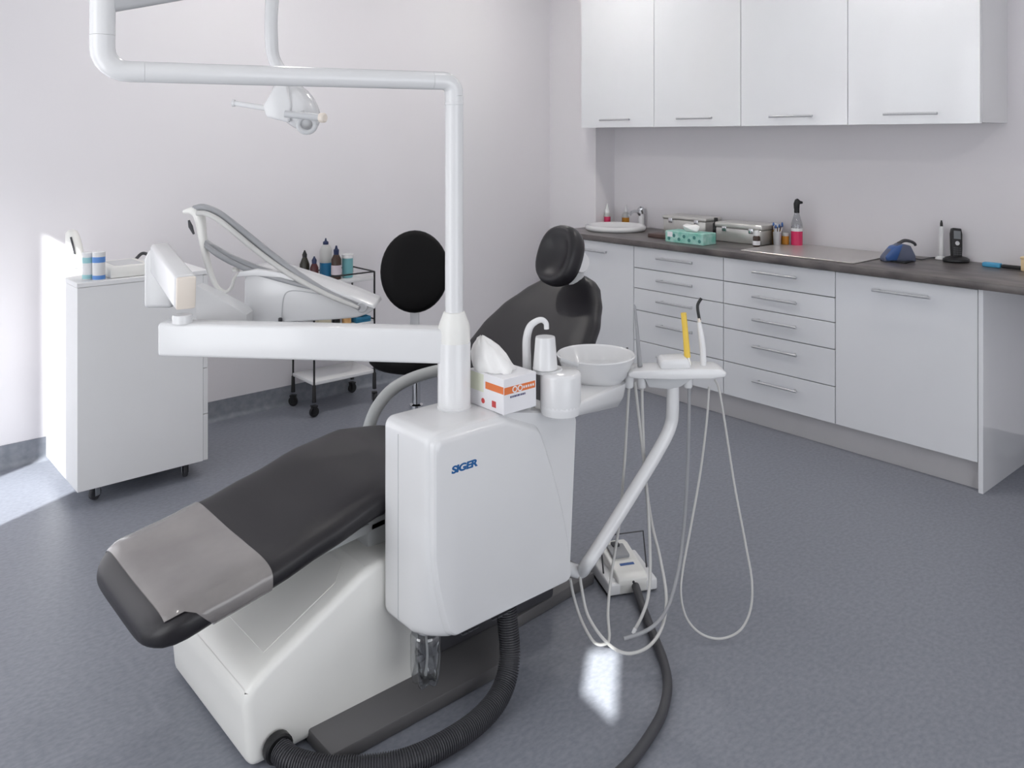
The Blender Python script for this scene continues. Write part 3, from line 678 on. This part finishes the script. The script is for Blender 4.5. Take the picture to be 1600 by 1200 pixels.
# rings of the shell from the back to the front panel; the front panel is narrower low on the left and high on the right
def ring(y, x0, x1, z0, z1, r, lin_=0.0, rin=0.0, tdrop=0.0, n=20):
    # four sides, n points each, corners rounded; lin_ draws in the lower left side, rin the upper right side
    P = []
    def tr(x, z):
        f = (z - Z0) / (Z1 - Z0); lf = max(0, 1 - f / .45) ** 1.6 * lin_; rf = max(0, f) ** 1.5 * rin
        w = (x - X0) / (X1 - X0)
        z -= tdrop * max(0, (w - .55) / .45) * max(0, f)
        return Vector((x + lf * (1 - w) - rf * max(0, (w - .4) / .6) + .028 * f * w * w, y, z))
    base = []
    cs = [(x1 - r, z1 - r, 0), (x0 + r, z1 - r, 90), (x0 + r, z0 + r, 180), (x1 - r, z0 + r, 270)]
    for i, (cx, cz, a0) in enumerate(cs):
        for k in range(6):
            a = math.radians(a0 + 18 * k); base.append((cx + r * math.cos(a), cz + r * math.sin(a)))
        nx_, nz_, _ = cs[(i + 1) % 4]; a1 = math.radians(a0 + 90)
        e0 = (cx + r * math.cos(a1), cz + r * math.sin(a1)); e1 = (nx_ + r * math.cos(a1), nz_ + r * math.sin(a1))
        for k in range(1, n): base.append((e0[0] + (e1[0] - e0[0]) * k / n, e0[1] + (e1[1] - e0[1]) * k / n))
    return [tr(x, z) for x, z in base]
D_ = .055
rs = [ring(1.812, X0 + .012, X1 - .012, Z0 + .012, Z1 - .012, .02, tdrop=D_), ring(1.806, X0 + .003, X1 - .003, Z0 + .003, Z1 - .003, .024, tdrop=D_), ring(1.795, X0, X1, Z0, Z1, .026, tdrop=D_), ring(1.690, X0, X1, Z0, Z1, .026, tdrop=D_),
      ring(1.655, X0 + .001, X1, Z0, Z1, .026, .020, 0, D_), ring(1.636, X0 + .002, X1, Z0, Z1 - .001, .026, .040, 0, D_), ring(1.627, X0 + .004, X1 - .002, Z0 + .001, Z1 - .003, .026, .048, 0, D_), ring(1.622, X0 + .009, X1 - .007, Z0 + .004, Z1 - .006, .024, .050, 0, D_)]
build(B().loft(rs), 'housing', PLAST, t, 40)
rs = [ring(1.6225, X0 + .009, X1 - .010, Z0 + .004, Z1 - .006, .024, .050, .150, D_), ring(1.612, X0 + .013, X1 - .012, Z0 + .006, Z1 - .014, .022, .054, .155, D_), ring(1.608, X0 + .018, X1 - .016, Z0 + .010, Z1 - .020, .020, .054, .157, D_), ring(FY, X0 + .026, X1 - .022, Z0 + .016, Z1 - .028, .018, .054, .158, D_)]
fp = build(B().loft(rs), 'front_panel', PLAST, t, 22)
# blue lettering on the front panel
me = text_mesh('SIGER', .0215, .12, .0009, .0005)
xs_ = [v.co.x for v in me.vertices]; zs_ = [v.co.y for v in me.vertices]
sxx = .080 / (max(xs_) - min(xs_)); szz = .0185 / (max(zs_) - min(zs_)); mx_, mz_ = min(xs_), min(zs_)
for v in me.vertices: v.co = Vector((1.211 + (v.co.x - mx_) * sxx, FY - .0004 - v.co.z, .633 + (v.co.y - mz_) * szz)) - Vector((1.39, 1.72, .23))
me.materials.append(BLUEL)
lo = bpy.data.objects.new('lettering', me); COL.objects.link(lo); lo.parent = fp; lo['label'] = 'bold slanted blue lettering'
ORG[lo.name] = ORG[t.name]
# vents under the housing front
b = B()
for k in range(3): b.box(1.25 + k * .018, 1.264 + k * .018, 1.612, 1.624, Z0 - .0035, Z0 - .0005)
for k in range(3): b.box(1.345 + k * .018, 1.359 + k * .018, 1.612, 1.624, Z0 - .0035, Z0 - .0005)
build(b, 'vent_slots', RUBBER, t, smooth=False)
build(B().box(X0 - .001, X0 + .004, 1.742, 1.7445, Z0 + .02, Z1 - .03), 'side_seam', GREYW, t, smooth=False)
build(B().box(1.30, 1.62, 1.77, 1.838, .14, .231, .01), 'mounting_bracket', RUBBER, t)
# column, pole
pc = Vector((1.322, 1.742, 0))
build(B().lathe([(.0440, .733), (.0450, .737), (.0450, .742), (.0430, .744), (.0430, .905), (.0420, .908)], pc, 32), 'column', PLAST, t)
build(B().lathe([(.0415, .908), (.0415, .945), (.039, .955), (.0275, .985), (.0250, .986)], pc, 32), 'column_cap', PLASTW, t)
build(B().lathe([(.0235, .98), (.0235, 1.523), (.0245, 1.524), (.0245, 1.530), (.0235, 1.531), (.0235, 1.546)], pc, 28), 'pole', PLAST, t)
# cuspidor: stepped body, bowl and spout
cc = pd(876, 600, 2.22); bcn = pd(931, 557, 2.47)
c2 = Vector((cc.x, cc.y, 0)); b2 = Vector((bcn.x, bcn.y, 0)); dv = (b2 - c2); ln = dv.length; dv.normalize(); sv = Vector((-dv.y, dv.x, 0))
def capsule(r0, r1, l, z, z1=None, n=14):
    P = []
    for k in range(n + 1):
        a = math.radians(90 + 180 * k / n); P.append(c2 + dv * (r0 * math.cos(a)) + sv * (r0 * math.sin(a)) + UP * z)
    for k in range(n + 1):
        a = math.radians(-90 + 180 * k / n); P.append(c2 + dv * (l + r1 * math.cos(a)) + sv * (r1 * math.sin(a)) + UP * (z1 if z1 is not None else z))
    return P
rs = [capsule(.046, .050, ln - .012, .708, .650), capsule(.052, .068, ln - .002, .711, .655), capsule(.054, .082, ln, .726, .682), capsule(.054, .088, ln, .736, .716), capsule(.052, .086, ln, .741, .722), capsule(.046, .07, ln, .743, .724)]
cb = build(B().loft(rs), 'cuspidor_body', PLAST, t, 50)
build(B().lathe([(.0530, .722), (.0540, .735), (.0540, .810), (.052, .818), (.046, .821)], c2, 36), 'cuspidor_drum', PLAST, t, 50)
zb = bcn.z
prof = [(.045, -.082), (.072, -.075), (.094, -.048), (.108, -.012), (.114, .002), (.116, .006), (.113, .009), (.106, .004), (.092, -.034), (.064, -.062), (.02, -.070), (.001, -.070)]
build(B().lathe(prof, (b2.x, b2.y, zb), 44), 'cuspidor_bowl', PLAST, t, 60)
build(B().tube([pd(876, 562, 2.37), pd(904, 571, 2.36)], .0065, 12, smooth=False), 'rinse_nozzle', GREYW, cb)
# glass filler platform and curved filler pipe
pf = pd(856, 574, 2.235)
build(B().lathe([(.040, .815), (.040, pf.z - .004), (.037, pf.z - .001)], (pf.x, pf.y, 0), 30), 'cup_platform', PLAST, cb)
pts = [(824, 600), (823, 560), (823, 530), (828, 511), (838, 502), (847, 500), (853, 505), (854, 514)]
build(B().tube([pd(u, v, 2.26) for u, v in pts], [.0120, .0118, .0112, .0100, .0085, .0078, .0072, .0070], 14), 'filler_pipe', PLAST, cb)
fb = pd(825, 598, 2.26)
build(B().lathe([(.020, .715), (.020, fb.z + .004), (.016, fb.z + .016), (.012, fb.z + .02)], (fb.x, fb.y, 0), 20), 'pipe_socket', PLAST, cb)
# upturned white cup
c = Vector((pf.x, pf.y, pf.z))
c.z = pf.z
t = thing('plastic_cup', 'white plastic cup turned upside down beside the filler pipe', 'cup', c)
k_ = pf.z
cp = pd(852, 574, 2.225)
build(B().lathe([(.0325, 0), (.0335, .002), (.0325, .004), (.0265, .080), (.0255, .084), (.022, .0845), (.001, .0835)], c + (Vector((cp.x, cp.y, 0)) - Vector((pf.x, pf.y, 0))), 28, caps=False), 'cup_wall', PLAST, t)

# mask carton with a wipe and a jar on the unit
tx, ty, tz = 1.376, 1.607, Z1 + .0006
t = thing('mask_carton', 'white mask carton with an orange stripe on the dental unit', 'carton', (tx + .05, ty + .07, tz))
bw, bd, bh = .112, .140, .090
build(B().box(tx, tx + bw, ty, ty + bd, tz, tz + bh, .001, 1), 'carton', CARD, t)
build(B().box(tx - .0006, tx + .0, ty + .0005, ty + .072, tz + .052, tz + .070), 'side_stripe', ORANGE, t, smooth=False)
fs = build(B().box(tx + .002, tx + .108, ty - .0006, ty, tz + .050, tz + .068), 'front_stripe', ORANGE, t, smooth=False)
b = B()
for k in range(2): b.lathe([(.0085, 0), (.0085, .0004)], (tx + .037 + k * .018, ty - .0007, tz + .059), 20, (0, -1, 0))
for k in range(5): b.box(tx + .066 + k * .008, tx + .071 + k * .008, ty - .0010, ty - .0006, tz + .056, tz + .062)
build(b, 'stripe_print', CARD, fs, smooth=False)
b = B()
for k in range(2): b.lathe([(.0052, 0), (.0052, .0003)], (tx + .037 + k * .018, ty - .0011, tz + .059), 16, (0, -1, 0))
build(b, 'stripe_dots', ORANGE, fs, smooth=False)
b = B(); xx = tx + .022
for wd in (.004, .002, .003, .005, .003, .006, .002, .004, .005, .003): b.box(xx, xx + wd, ty - .0006, ty, tz + .039, tz + .044); xx += wd + .0016
build(b, 'small_print', INK, t, smooth=False)
b = B()
b.lathe([(.007, 0), (.007, .0005)], (tx, ty + .082, tz + .018), 16, (-1, 0, 0)); b.box(tx - .0005, tx, ty + .030, ty + .046, tz + .011, tz + .027)
build(b, 'side_print', REDI, t, smooth=False)
build(B().box(tx - .0005, tx, ty + .080, ty + .136, tz + .040, tz + .086), 'side_picture', PALEG, t, smooth=False)
# crumpled wipe drooping from the carton
wc = Vector((tx + .055, ty + .085, tz + bh))
single_rings = []
prof = [(.046, -.001), (.052, .004), (.049, .018), (.042, .036), (.030, .054), (.016, .072), (.004, .082)]
b = B(); rings = []
for k, (r, h) in enumerate(prof):
    rr = []
    for j in range(24):
        a = 2 * math.pi * j / 24; w = 1 + .16 * math.sin(3 * a + k * .5) * (k / 6) + .09 * math.sin(7 * a)
        rr.append(wc + Vector((r * w * math.cos(a), r * w * 1.15 * math.sin(a), h + (.006 * math.sin(5 * a + k) if k else 0))) + Vector((-.022, .030, 0)) * (h / .08) - RT * .008)
    rings.append(rr)
single(b.loft(rings), 'paper_wipe', TISSUE, 'crumpled white paper wipe pulled out of the orange striped carton', 'wipe', wc, angle=80)
# clear bottle hanging under the housing
c = Vector((1.195, 1.690, .098))
t = thing('water_bottle', 'clear plastic water bottle hanging under the unit housing', 'bottle', c)
b = B(); rings = []
for r, h, lobe in [(.010, .006, .0), (.022, .0, .30), (.030, .006, .20), (.034, .022, .08), (.0375, .045, 0), (.0375, .085, 0), (.0365, .09, 0), (.0375, .095, 0), (.0375, .120, 0), (.034, .128, 0), (.018, .132, 0)]:
    rings.append([c + Vector((r * (1 + lobe * .4 * math.cos(5 * a)) * math.cos(a), r * (1 + lobe * .4 * math.cos(5 * a)) * math.sin(a), h + lobe * .02 * (1 - math.cos(5 * a)))) for a in [2 * math.pi * j / 40 for j in range(40)]])
build(B().loft(rings, caps=False), 'bottle_shell', CLEAR, t, 50)
build(B().tube([c + UP * .132, c + Vector((.005, 0, .07)), c + Vector((.0, 0, .02))], .003, 8), 'suction_tube', MILKY, t)
build(B().lathe([(.02, .1285), (.02, .1335)], c, 20), 'bottle_cap', PLAST, t)

# corrugated hose from the housing down to the floor and to the pedestal
def corrugated(pts, r, pitch=.006):
    P, _ = catmull([Vector(p) for p in pts], [r] * len(pts), 40)
    d = [0]
    for a, c in zip(P, P[1:]): d.append(d[-1] + (c - a).length)
    n = int(d[-1] / (pitch / 4)); Q = []; rs = []; i = 0
    for k in range(n + 1):
        s = d[-1] * k / n
        while i < len(d) - 2 and d[i + 1] < s: i += 1
        f = (s - d[i]) / max(1e-9, d[i + 1] - d[i]); Q.append(P[i] + (P[i + 1] - P[i]) * f)
        rs.append(r * (1.0 if k % 4 in (0, 1) else .86))
    return B().tube(Q, rs, 14, smooth=False)
hp = [(1.432, 1.668, .2315), (1.430, 1.655, .18), (1.418, 1.632, .10), (1.375, 1.608, .050), (1.30, 1.585, .031), (1.19, 1.57, .030), (1.06, 1.585, .030), (.94, 1.66, .030), (.875, 1.74, .034), (.86, 1.792, .040)]
t = thing('corrugated_hose', 'dark corrugated hose from the unit housing to the pedestal', 'hose', (1.2, 1.57, 0))
build(corrugated(hp, .0275), 'ribbed_tube', RUBBER, t, 20)
build(B().lathe([(.034, -.012), (.034, .004), (.030, .008)], (.86, 1.795, .042), 20, (0, -1, 0)), 'pedestal_socket', BLACKP, t)

# ================================================================== LAMP ARM AND OPERATING LAMP
pT = Vector((pc.x, pc.y, 1.585)); pL = pd(160, 106, 1.84); pL.z = 1.585
t = thing('operating_lamp', 'white operating lamp hanging from a jointed overhead arm', 'lamp', (pc.x, pc.y, 1.5462))
dL = (pL - pT).normalized(); rT = .0235
el = [Vector((pc.x, pc.y, 1.5462))] + [Vector((pc.x, pc.y, 1.553)) + dL * (.032 * (1 - math.cos(a))) + UP * (.032 * math.sin(a)) for a in [math.radians(k * 15) for k in range(1, 7)]] + [pT + dL * .06]
build(B().tube(el, rT, 24, smooth=False), 'elbow_joint', PLAST, t, 40)
build(B().tube([pT + dL * .0605, pL - dL * .085], rT, 24, smooth=False), 'horizontal_arm', PLAST, t)
el = [pL - dL * .0845, pL - dL * .055] + [pL - dL * .05 + dL * (.05 * math.sin(a)) + UP * (.05 * (1 - math.cos(a))) for a in [math.radians(k * 15) for k in range(1, 7)]] + [pL + UP * .078]
build(B().tube(el, [rT] * 3 + [.0245, .025, .0255, .026, .026, .026], 24, smooth=False), 'elbow_bend', PLAST, t, 40)
build(B().tube([pL + UP * .0785, pL + UP * .20], .0262, 24, smooth=False), 'upright_post', PLAST, t)
q0 = pL + UP * .155; q1 = pd(432, -42, 2.36)
dd = (q1 - q0); sd_ = dd.cross(UP).normalized(); ud = sd_.cross(dd).normalized()
build(B().obox(q0 + dd * .5, dd, sd_ * .05, ud * .058, .012, 3), 'spring_arm', GREYW, t)
build(B().lathe([(.030, -.04), (.033, -.034), (.033, .034), (.030, .04)], q1, 20, sd_), 'arm_knuckle', PLAST, t)
lh = pd(463, 165, 2.40)
st = [pd(428, -38, 2.36), pd(424, 20, 2.36), pd(424, 62, 2.36), pd(427, 88, 2.37), pd(436, 108, 2.38), pd(446, 124, 2.39)]
build(B().tube(st, [.019, .018, .018, .017, .018, .020], 16), 'lamp_stem', PLAST, t)
# lamp head: oval shell, reflector face turned down and away, two rod handles
ha = (RT * .62 - UP * .78).normalized()                 # long axis of the head in the picture plane
hb2 = (RT * .78 + UP * .62)
hb2 = (hb2 - FW * .0).normalized(); hc = -FW
rings = []
for f, dpt, sh in [(.15, -.075, 0), (.55, -.072, 0), (.85, -.055, 0), (1.0, -.02, 0), (1.0, .02, 0), (.86, .045, 0), (.55, .060, 0), (.2, .064, 0)]:
    rings.append([lh + ha * (.083 * f * math.cos(q)) + hb2 * (.050 * f * math.sin(q)) + hc * dpt for q in [2 * math.pi * j / 32 for j in range(32)]])
hd = build(B().loft(rings), 'lamp_head', PLAST, t, 50)
build(B().prism([(-.062, -.008), (-.028, .050), (.005, .058), (.018, -.004), (.012, -.055), (-.052, -.038)], lh - FW * .072 - RT * .014 + UP * .004, RT, UP, FW * .02, .007, 3), 'head_cover', PLAST, hd)
ring_ = [lh + ha * .070 + RT * (.030 * math.cos(q)) * .8 + UP * (.022 * math.sin(q)) - FW * .055 for q in [2 * math.pi * j / 20 for j in range(21)]]
build(B().tube(ring_, .0075, 10, smooth=False, caps=False), 'rim_ring', GREYW, hd)
hl = build(B().tube([pd(445, 178, 2.28), pd(503, 184, 2.28)], .0095, 14, smooth=False), 'handle', GREYW, t)
build(B().lathe([(.0135, -.006), (.0135, .006), (.010, .009)], pd(504, 184, 2.28), 18, RT - FW * .5), 'handle_cap', IVORY, hl)
build(B().tube([pd(474, 180, 2.285), pd(474, 178, 2.35)], .010, 10, smooth=False), 'handle_mount', GREYW, hl)
hl = build(B().tube([pd(365, 161, 2.52), pd(428, 171, 2.47), pd(445, 173, 2.44)], [.0075, .0085, .0085], 14, smooth=False), 'handle', PLAST, t)
build(B().lathe([(.011, -.003), (.011, .004)], pd(365, 161, 2.52), 16, RT), 'handle_cap', PLAST, hl)

# ================================================================== INSTRUMENT DELIVERY UNIT (left)
t = dl = thing('instrument_delivery_unit', 'white instrument delivery unit on a long horizontal swing beam', 'dental unit', (pc.x, pc.y, .86))
bL = pd(258, 525, 2.26); bL.z = .900
bR = Vector((pc.x, pc.y, .900)); bdv = (bR - bL); L_ = bdv.length; bdv.normalize(); bsv = Vector((-bdv.y, bdv.x, 0))
build(B().obox((bL + bR) / 2 - bdv * .012, bdv * (L_ - .012), bsv * .062, UP * .089, .009, 3), 'swing_beam', PLAST, t)
pv = pd(285, 494, 2.24)
build(B().lathe([(.026, .944), (.026, .962), (.024, .966)], (pv.x, pv.y, 0), 24), 'pivot', PLAST, t)
n0 = pd(290, 457, 2.24); n1 = pd(249, 402, 2.56)
ad = (n1 - n0).normalized(); asv = ad.cross(UP).normalized(); aup = asv.cross(ad)
build(B().obox((n0 + n1) / 2, ad * (n1 - n0).length, asv * .056, aup * .092, .012, 3), 'parallel_arm', PLAST, t)
build(B().obox(n0 - ad * .004, ad * .012, asv * .050, aup * .088, .005, 2), 'arm_end_cap', IVORY, t)
kn = n1 + ad * .02 + UP * 0
build(B().prism([(-.036, -.15), (.050, -.15), (.040, -.02), (.02, .02), (-.02, .03), (-.036, .0)], n1 - FW * .03, RT, UP, FW * .075, .012, 3), 'arm_knuckle', PLAST, t)
# bracket sweeping to the console
k0 = pd(312, 470, 2.30); k1 = pd(392, 497, 2.44)
DC = 2.46
rs = []
for f, hh, ww in [(0, .045, .05), (.3, .040, .06), (.6, .030, .07), (1.0, .018, .08)]:
    p = k0.lerp(k1, f); rs.append([p + UP * (hh * sy) + FW * (ww / 2 * sx_) for sx_, sy in ((-1, -1), (1, -1), (1, 1), (-1, 1))])
build(B().loft(rs), 'console_bracket', PLAST, t, 20)
# console body: side profile pushed back in depth
def prof_px(pts, D): return [((u - U0) / FPX * D, EYE - (v - V0) / FPX * D) for u, v in pts]
side = [(381, 504), (381, 438), (384, 428), (400, 424), (430, 427), (470, 438), (510, 452), (550, 466), (578, 478), (584, 484), (574, 491), (556, 497), (520, 500), (450, 504)]
o = Vector((0, 0, 0)) + FW * DC
cn = build(B().prism(prof_px(side, DC), o, RT, UP, FW * .12, .007, 3), 'console', PLAST, t, 28)
# top tray lip and front seam
lip = [(370, 432), (376, 424), (402, 420), (440, 425), (500, 444), (548, 461), (584, 476), (586, 482), (545, 467), (498, 451), (440, 433), (400, 430)]
build(B().prism(prof_px(lip, DC), o - FW * .012, RT, UP, FW * .144, .003, 2), 'tray_lip', PLAST, t, 30)
build(B().tube([pd(u, v, DC - .001) for u, v in ((440, 503), (441, 480), (444, 462), (452, 455), (470, 455), (500, 460))], .0016, 6), 'panel_seam', GREYW, cn)
build(B().lathe([(.006, 0), (.006, .012), (.004, .014)], pd(438, 504, DC - .01) , 12), 'drain_knob', RUBBER, cn)
build(B().obox(pd(420, 426, DC + .06), RT * .06, FW * .08, UP * .016, .006), 'instrument_rest', PLASTW, cn)
b = B()
for k in range(3): b.lathe([(.011, 0), (.012, .006), (.009, .011)], pd(369, 424, DC + .03 + k * .03), 14)
build(b, 'rest_studs', PLASTW, cn)
kb = pd(560, 479, DC + .0)
build(B().lathe([(.013, -.015), (.016, -.012), (.016, .012), (.013, .015)], kb + RT * .012, 16, FW), 'end_knob', CLEAR if False else GREYW, t)
# whip carrier standing at the left with a hooked top
car = [(287, 331), (303, 330), (312, 340), (317, 372), (323, 405), (331, 432), (341, 450), (353, 456), (362, 448), (366, 435), (372, 428)]
w_ = [.008, .020, .022, .017, .014, .011, .0085, .0075, .007, .007, .007]
build(B().tube([pd(u, v, DC + .06) for u, v in car], w_, 14, flat=.7), 'whip_carrier', PLASTW, t)
build(B().tube([pd(u, v, DC + .035) for u, v in ((295, 344), (298, 354), (303, 366))], [.003, .007, .003], 8), 'grip_slot', RUBBER, t)
# grey instrument hoses laid over whip arms (paired)
def whip(pts, D0, D1, r, name='whip_hose', m=GREYT):
    n = len(pts); return build(B().tube([pd(u, v, D0 + (D1 - D0) * k / (n - 1)) for k, (u, v) in enumerate(pts)], r, 12), name, m, t)
up1 = [(304, 326), (318, 324), (338, 331), (362, 348), (392, 372), (424, 398), (456, 422), (492, 446), (528, 466), (562, 482)]
up2 = [(308, 333), (322, 334), (342, 344), (366, 363), (396, 388), (428, 412), (460, 433), (494, 452), (528, 468), (560, 481)]
whip(up1, DC + .06, DC - .030, [.0105] * 7 + [.010, .0085, .006]); whip(up2, DC + .03, DC - .038, [.008] * 7 + [.0075, .007, .005], m=HOSEW)
lo1 = [(319, 378), (334, 388), (358, 401), (390, 415), (425, 427), (458, 437), (490, 447)]
lo2 = [(322, 384), (338, 396), (362, 410), (394, 424), (428, 434), (460, 443), (486, 450)]
whip(lo1, DC + .06, DC - .015, [.0105, .0115, .0105, .0105, .010, .009, .007]); whip(lo2, DC + .03, DC - .022, [.007, .0085, .008, .0075, .007, .0065, .005])

# ================================================================== ASSISTANT'S HOLDER, SUCTION AND TUBES (right)
DH = 2.46
t = thing('assistant_holder', 'white instrument holder bar on a curved arm beside the cuspidor', 'holder', (1.63, 1.66, .27))
a0 = Vector((1.615, 1.668, .262))
arm = [a0, py(905, 893, 1.672), pd(918, 880, 2.34), pd(935, 855, 2.35), pd(1000, 752, 2.41), pd(1035, 693, 2.44), pd(1048, 664, DH), pd(1051, 640, DH), pd(1051, 600, DH), pd(1051, 588, DH)]
build(B().tube(arm, .0185, 18), 'support_arm', PLAST, t, 50)
pl = prof_px([(978, 578), (985, 574), (1030, 572), (1075, 570), (1120, 571), (1130, 576), (1128, 583), (1105, 586), (1050, 587), (1000, 586), (980, 584)], DH)
hol = build(B().prism(pl, FW * (DH - .045), RT, UP, FW * .09, .005, 3), 'holder_bar', PLAST, t, 40)
build(B().prism(prof_px([(1029, 573), (1029, 562), (1034, 558), (1070, 556), (1075, 561), (1076, 573)], DH), FW * (DH - .035), RT, UP, FW * .07, .006, 3), 'pivot_cap', PLAST, t, 40)
build(B().prism(prof_px([(1004, 586), (1012, 603), (1045, 606), (1062, 602), (1085, 586)], DH), FW * (DH - .02), RT, UP, FW * .05, .006, 2), 'holder_underside', GREYW, t)
for u in (983, 1003, 1075, 1108):
    cpt = pd(u, 584, DH)
    build(B().lathe([(.011, -.040), (.013, -.036), (.014, -.006), (.012, .0)], cpt, 16), 'tube_socket', PLAST, t)
for u in (990, 1112):
    build(B().box(-.016, .016, -.006, .006, -.003, .003, .001), 'rubber_slot', BLACKP, t)
    o_ = t.children[-1]; o_.location = pd(u, 592, DH - .046) - ORG[t.name]; o_.rotation_euler = (0, 0, TH - math.pi / 2)
    for v in o_.data.vertices: v.co += ORG[t.name]
# instruments standing in the holder, each with its tube
def tube_thing(name, label, pts, r, m, extra=(), cat='hose', group=None):
    P = [p if isinstance(p, Vector) else pd(*p) for p in pts]
    tt = thing(name, label, cat, P[0], group)
    build(B().tube(P, r, 10, sub=8), 'tube', m, tt)
    for en, em, epts, er in extra: build(B().tube([p if isinstance(p, Vector) else pd(*p) for p in epts], er, 10, smooth=len(epts) > 2, sub=5), en, em, tt)
    return tt
D = DH
tube_thing('suction_handpiece', 'thin grey pointed suction handpiece, leftmost in the holder bar', [(983, 602, D), (980, 650, D), (976, 720, D), (968, 815, D - .02), (955, 900, D - .06), (950, 955, D - .10), (952, 995, D - .15), (946, 1006, D - .16), (928, 1003, D - .16), (908, 968, D - .12), (896, 930, D - .10), py(891, 905, 1.66)], .0042, HOSEW,
    [('needle', GREYT, [(1000, 572, D), (993, 490, D), (991, 476, D)], [.0075, .004, .0015])], 'handpiece')
tube_thing('suction_handpiece', 'white suction tube of the holder, ending loose near the floor', [(992, 596, D), (998, 650, D), (1006, 720, D), (1013, 800, D - .02), (1016, 880, D - .06), (1013, 930, D - .1), (1004, 960, D - .12), (993, 982, D - .13)], .0045, HOSEW,
    [('chrome_clip', CHROME, [(979, 545, D + .1), (983, 553, D + .1), (985, 575, D + .03)], [.006, .004, .005]), ('tip', PLAST, [(993, 982, D - .13), (989, 990, D - .135)], [.006, .005])], 'handpiece')
tube_thing('suction_handpiece', 'pale suction tube falling behind the curved arm to the floor', [(1003, 602, D), (1004, 650, D), (1008, 740, D), (1018, 815, D), (1031, 870, D - .03), (1041, 930, D - .08), (1036, 975, D - .13), (1018, 1006, D - .17), (992, 1020, D - .19), (966, 1017, D - .19), (940, 995, D - .17), (918, 960, D - .13), (909, 920, D - .10), py(906, 900, 1.66)], .0045, HOSEW, (), 'hose')
tube_thing('saliva_ejector', 'yellow sleeved saliva ejector standing in the holder bar', [(1077, 602, D), (1076, 680, D), (1072, 780, D), (1066, 850, D - .02), (1058, 900, D - .05), (1045, 945, D - .10), (1028, 972, D - .14), (1005, 988, D - .16), (975, 998, D - .17)], .0052, GREYT,
    [('sleeve', YELLOW, [(1074, 558, D), (1071, 520, D), (1068, 489, D)], [.0095, .0085, .0085]), ('fitting', STEEL, [(1079, 572, D), (1075, 558, D)], [.006, .005])], 'handpiece')
tube_thing('curing_handpiece', 'white handpiece with a bent black tip standing in the holder', [(1108, 604, D), (1104, 660, D), (1094, 740, D), (1080, 820, D - .02), (1067, 890, D - .04), (1064, 930, D - .06), (1073, 966, D - .07), (1095, 990, D - .07), (1125, 998, D - .07), (1155, 986, D - .07), (1172, 955, D - .06), (1175, 910, D - .04), (1165, 850, D - .02), (1148, 760, D), (1134, 670, D), (1124, 610, D), (1117, 593, D)], .0034, HOSEW,
    [('handle', PLAST, [(1099, 574, D), (1098, 545, D), (1095, 520, D), (1092, 503, D)], [.009, .0095, .009, .0065]), ('bent_tip', BLACKP, [(1093, 500, D), (1090, 482, D), (1091, 474, D), (1096, 466, D)], [.0045, .0045, .0045, .0045]), ('neck', IVORY, [(1093, 503, D), (1092, 497, D)], [.005, .005])], 'handpiece')

# ================================================================== FOOT CONTROL
f0, f1, f2 = pz(957, 932, .004), pz(1022, 922, .004), pz(921, 880, .004)
fx = (f1 - f0); fyv = (f2 - f0)
fx.z = 0; fyv.z = 0
nx = fx.normalized(); ny = Vector((-nx.y, nx.x, 0)); W_ = fx.length; L2 = .195
t = thing('foot_control', 'white foot control box with wire loop and grey pedal', 'foot control', f0)
prof = [(0, .004), (0, .050), (.02, .060), (L2 - .03, .084), (L2, .080), (L2, .004)]
build(B().prism(prof, f0 - UP * .004 + nx * .02, ny, UP, nx * (W_ - .04), .006, 3), 'case', PLASTW, t, 30)
build(B().prism([(0, .004), (0, .040), (L2 * .9, .050), (L2 * .9, .004)], f0 - UP * .004 + nx * -.012, ny, UP, nx * (W_ + .024), .006, 3), 'side_skirt', PLAST, t, 30)
build(B().prism([(.01, 0), (.01, .003), (L2 * .92, .003), (L2 * .92, 0)], f0 - UP * .004 + nx * -.013, ny, UP, nx * (W_ + .026)), 'rubber_foot', BLACKP, t)
def ft(a, l, h=0): return f0 - UP * .004 + nx * a + ny * l + UP * (.0605 + (l - .02) * .024 / (L2 - .05) + h)
build(B().obox(ft(W_ * .47, L2 * .60, .005), nx * W_ * .42, ny * .06 + UP * .010, UP * .012, .004), 'pedal', GREYT, t)
build(B().obox(ft(W_ * .47, L2 * .72, .012), nx * W_ * .18, ny * .025, UP * .012, .004), 'pedal_knob', RUBBER, t)
build(B().obox(ft(W_ * .52, L2 * .30, .0006), nx * W_ * .34, ny * .010 + UP * .0018, UP * .001), 'printed_mark', BLUEP, t, smooth=False)
build(B().lathe([(.004, 0), (.004, .0015)], f0 + nx * W_ * .5 + UP * .036, 12, -ny), 'indicator', RUBBER, t)
wl = [f0 + nx * (-.004) + ny * (L2 * .30) + UP * .01, f0 + nx * (-.004) + ny * (L2 * .48) + UP * .145, f0 + nx * (W_ + .004) + ny * (L2 * .48) + UP * .145, f0 + nx * (W_ + .004) + ny * (L2 * .30) + UP * .01]
build(B().tube(wl, .0028, 8, smooth=False), 'wire_loop', RUBBER, t)
cab = [f0 + nx * (W_ * .55) + UP * .022, pz(1003, 945, .016), pz(1018, 985, .014), pz(1036, 1030, .014), pz(1043, 1070, .014), pz(1036, 1110, .014), pz(1018, 1145, .014), pz(985, 1190, .014), pz(930, 1240, .014)]
build(B().tube(cab, .0125, 12), 'cable', RUBBER, t)
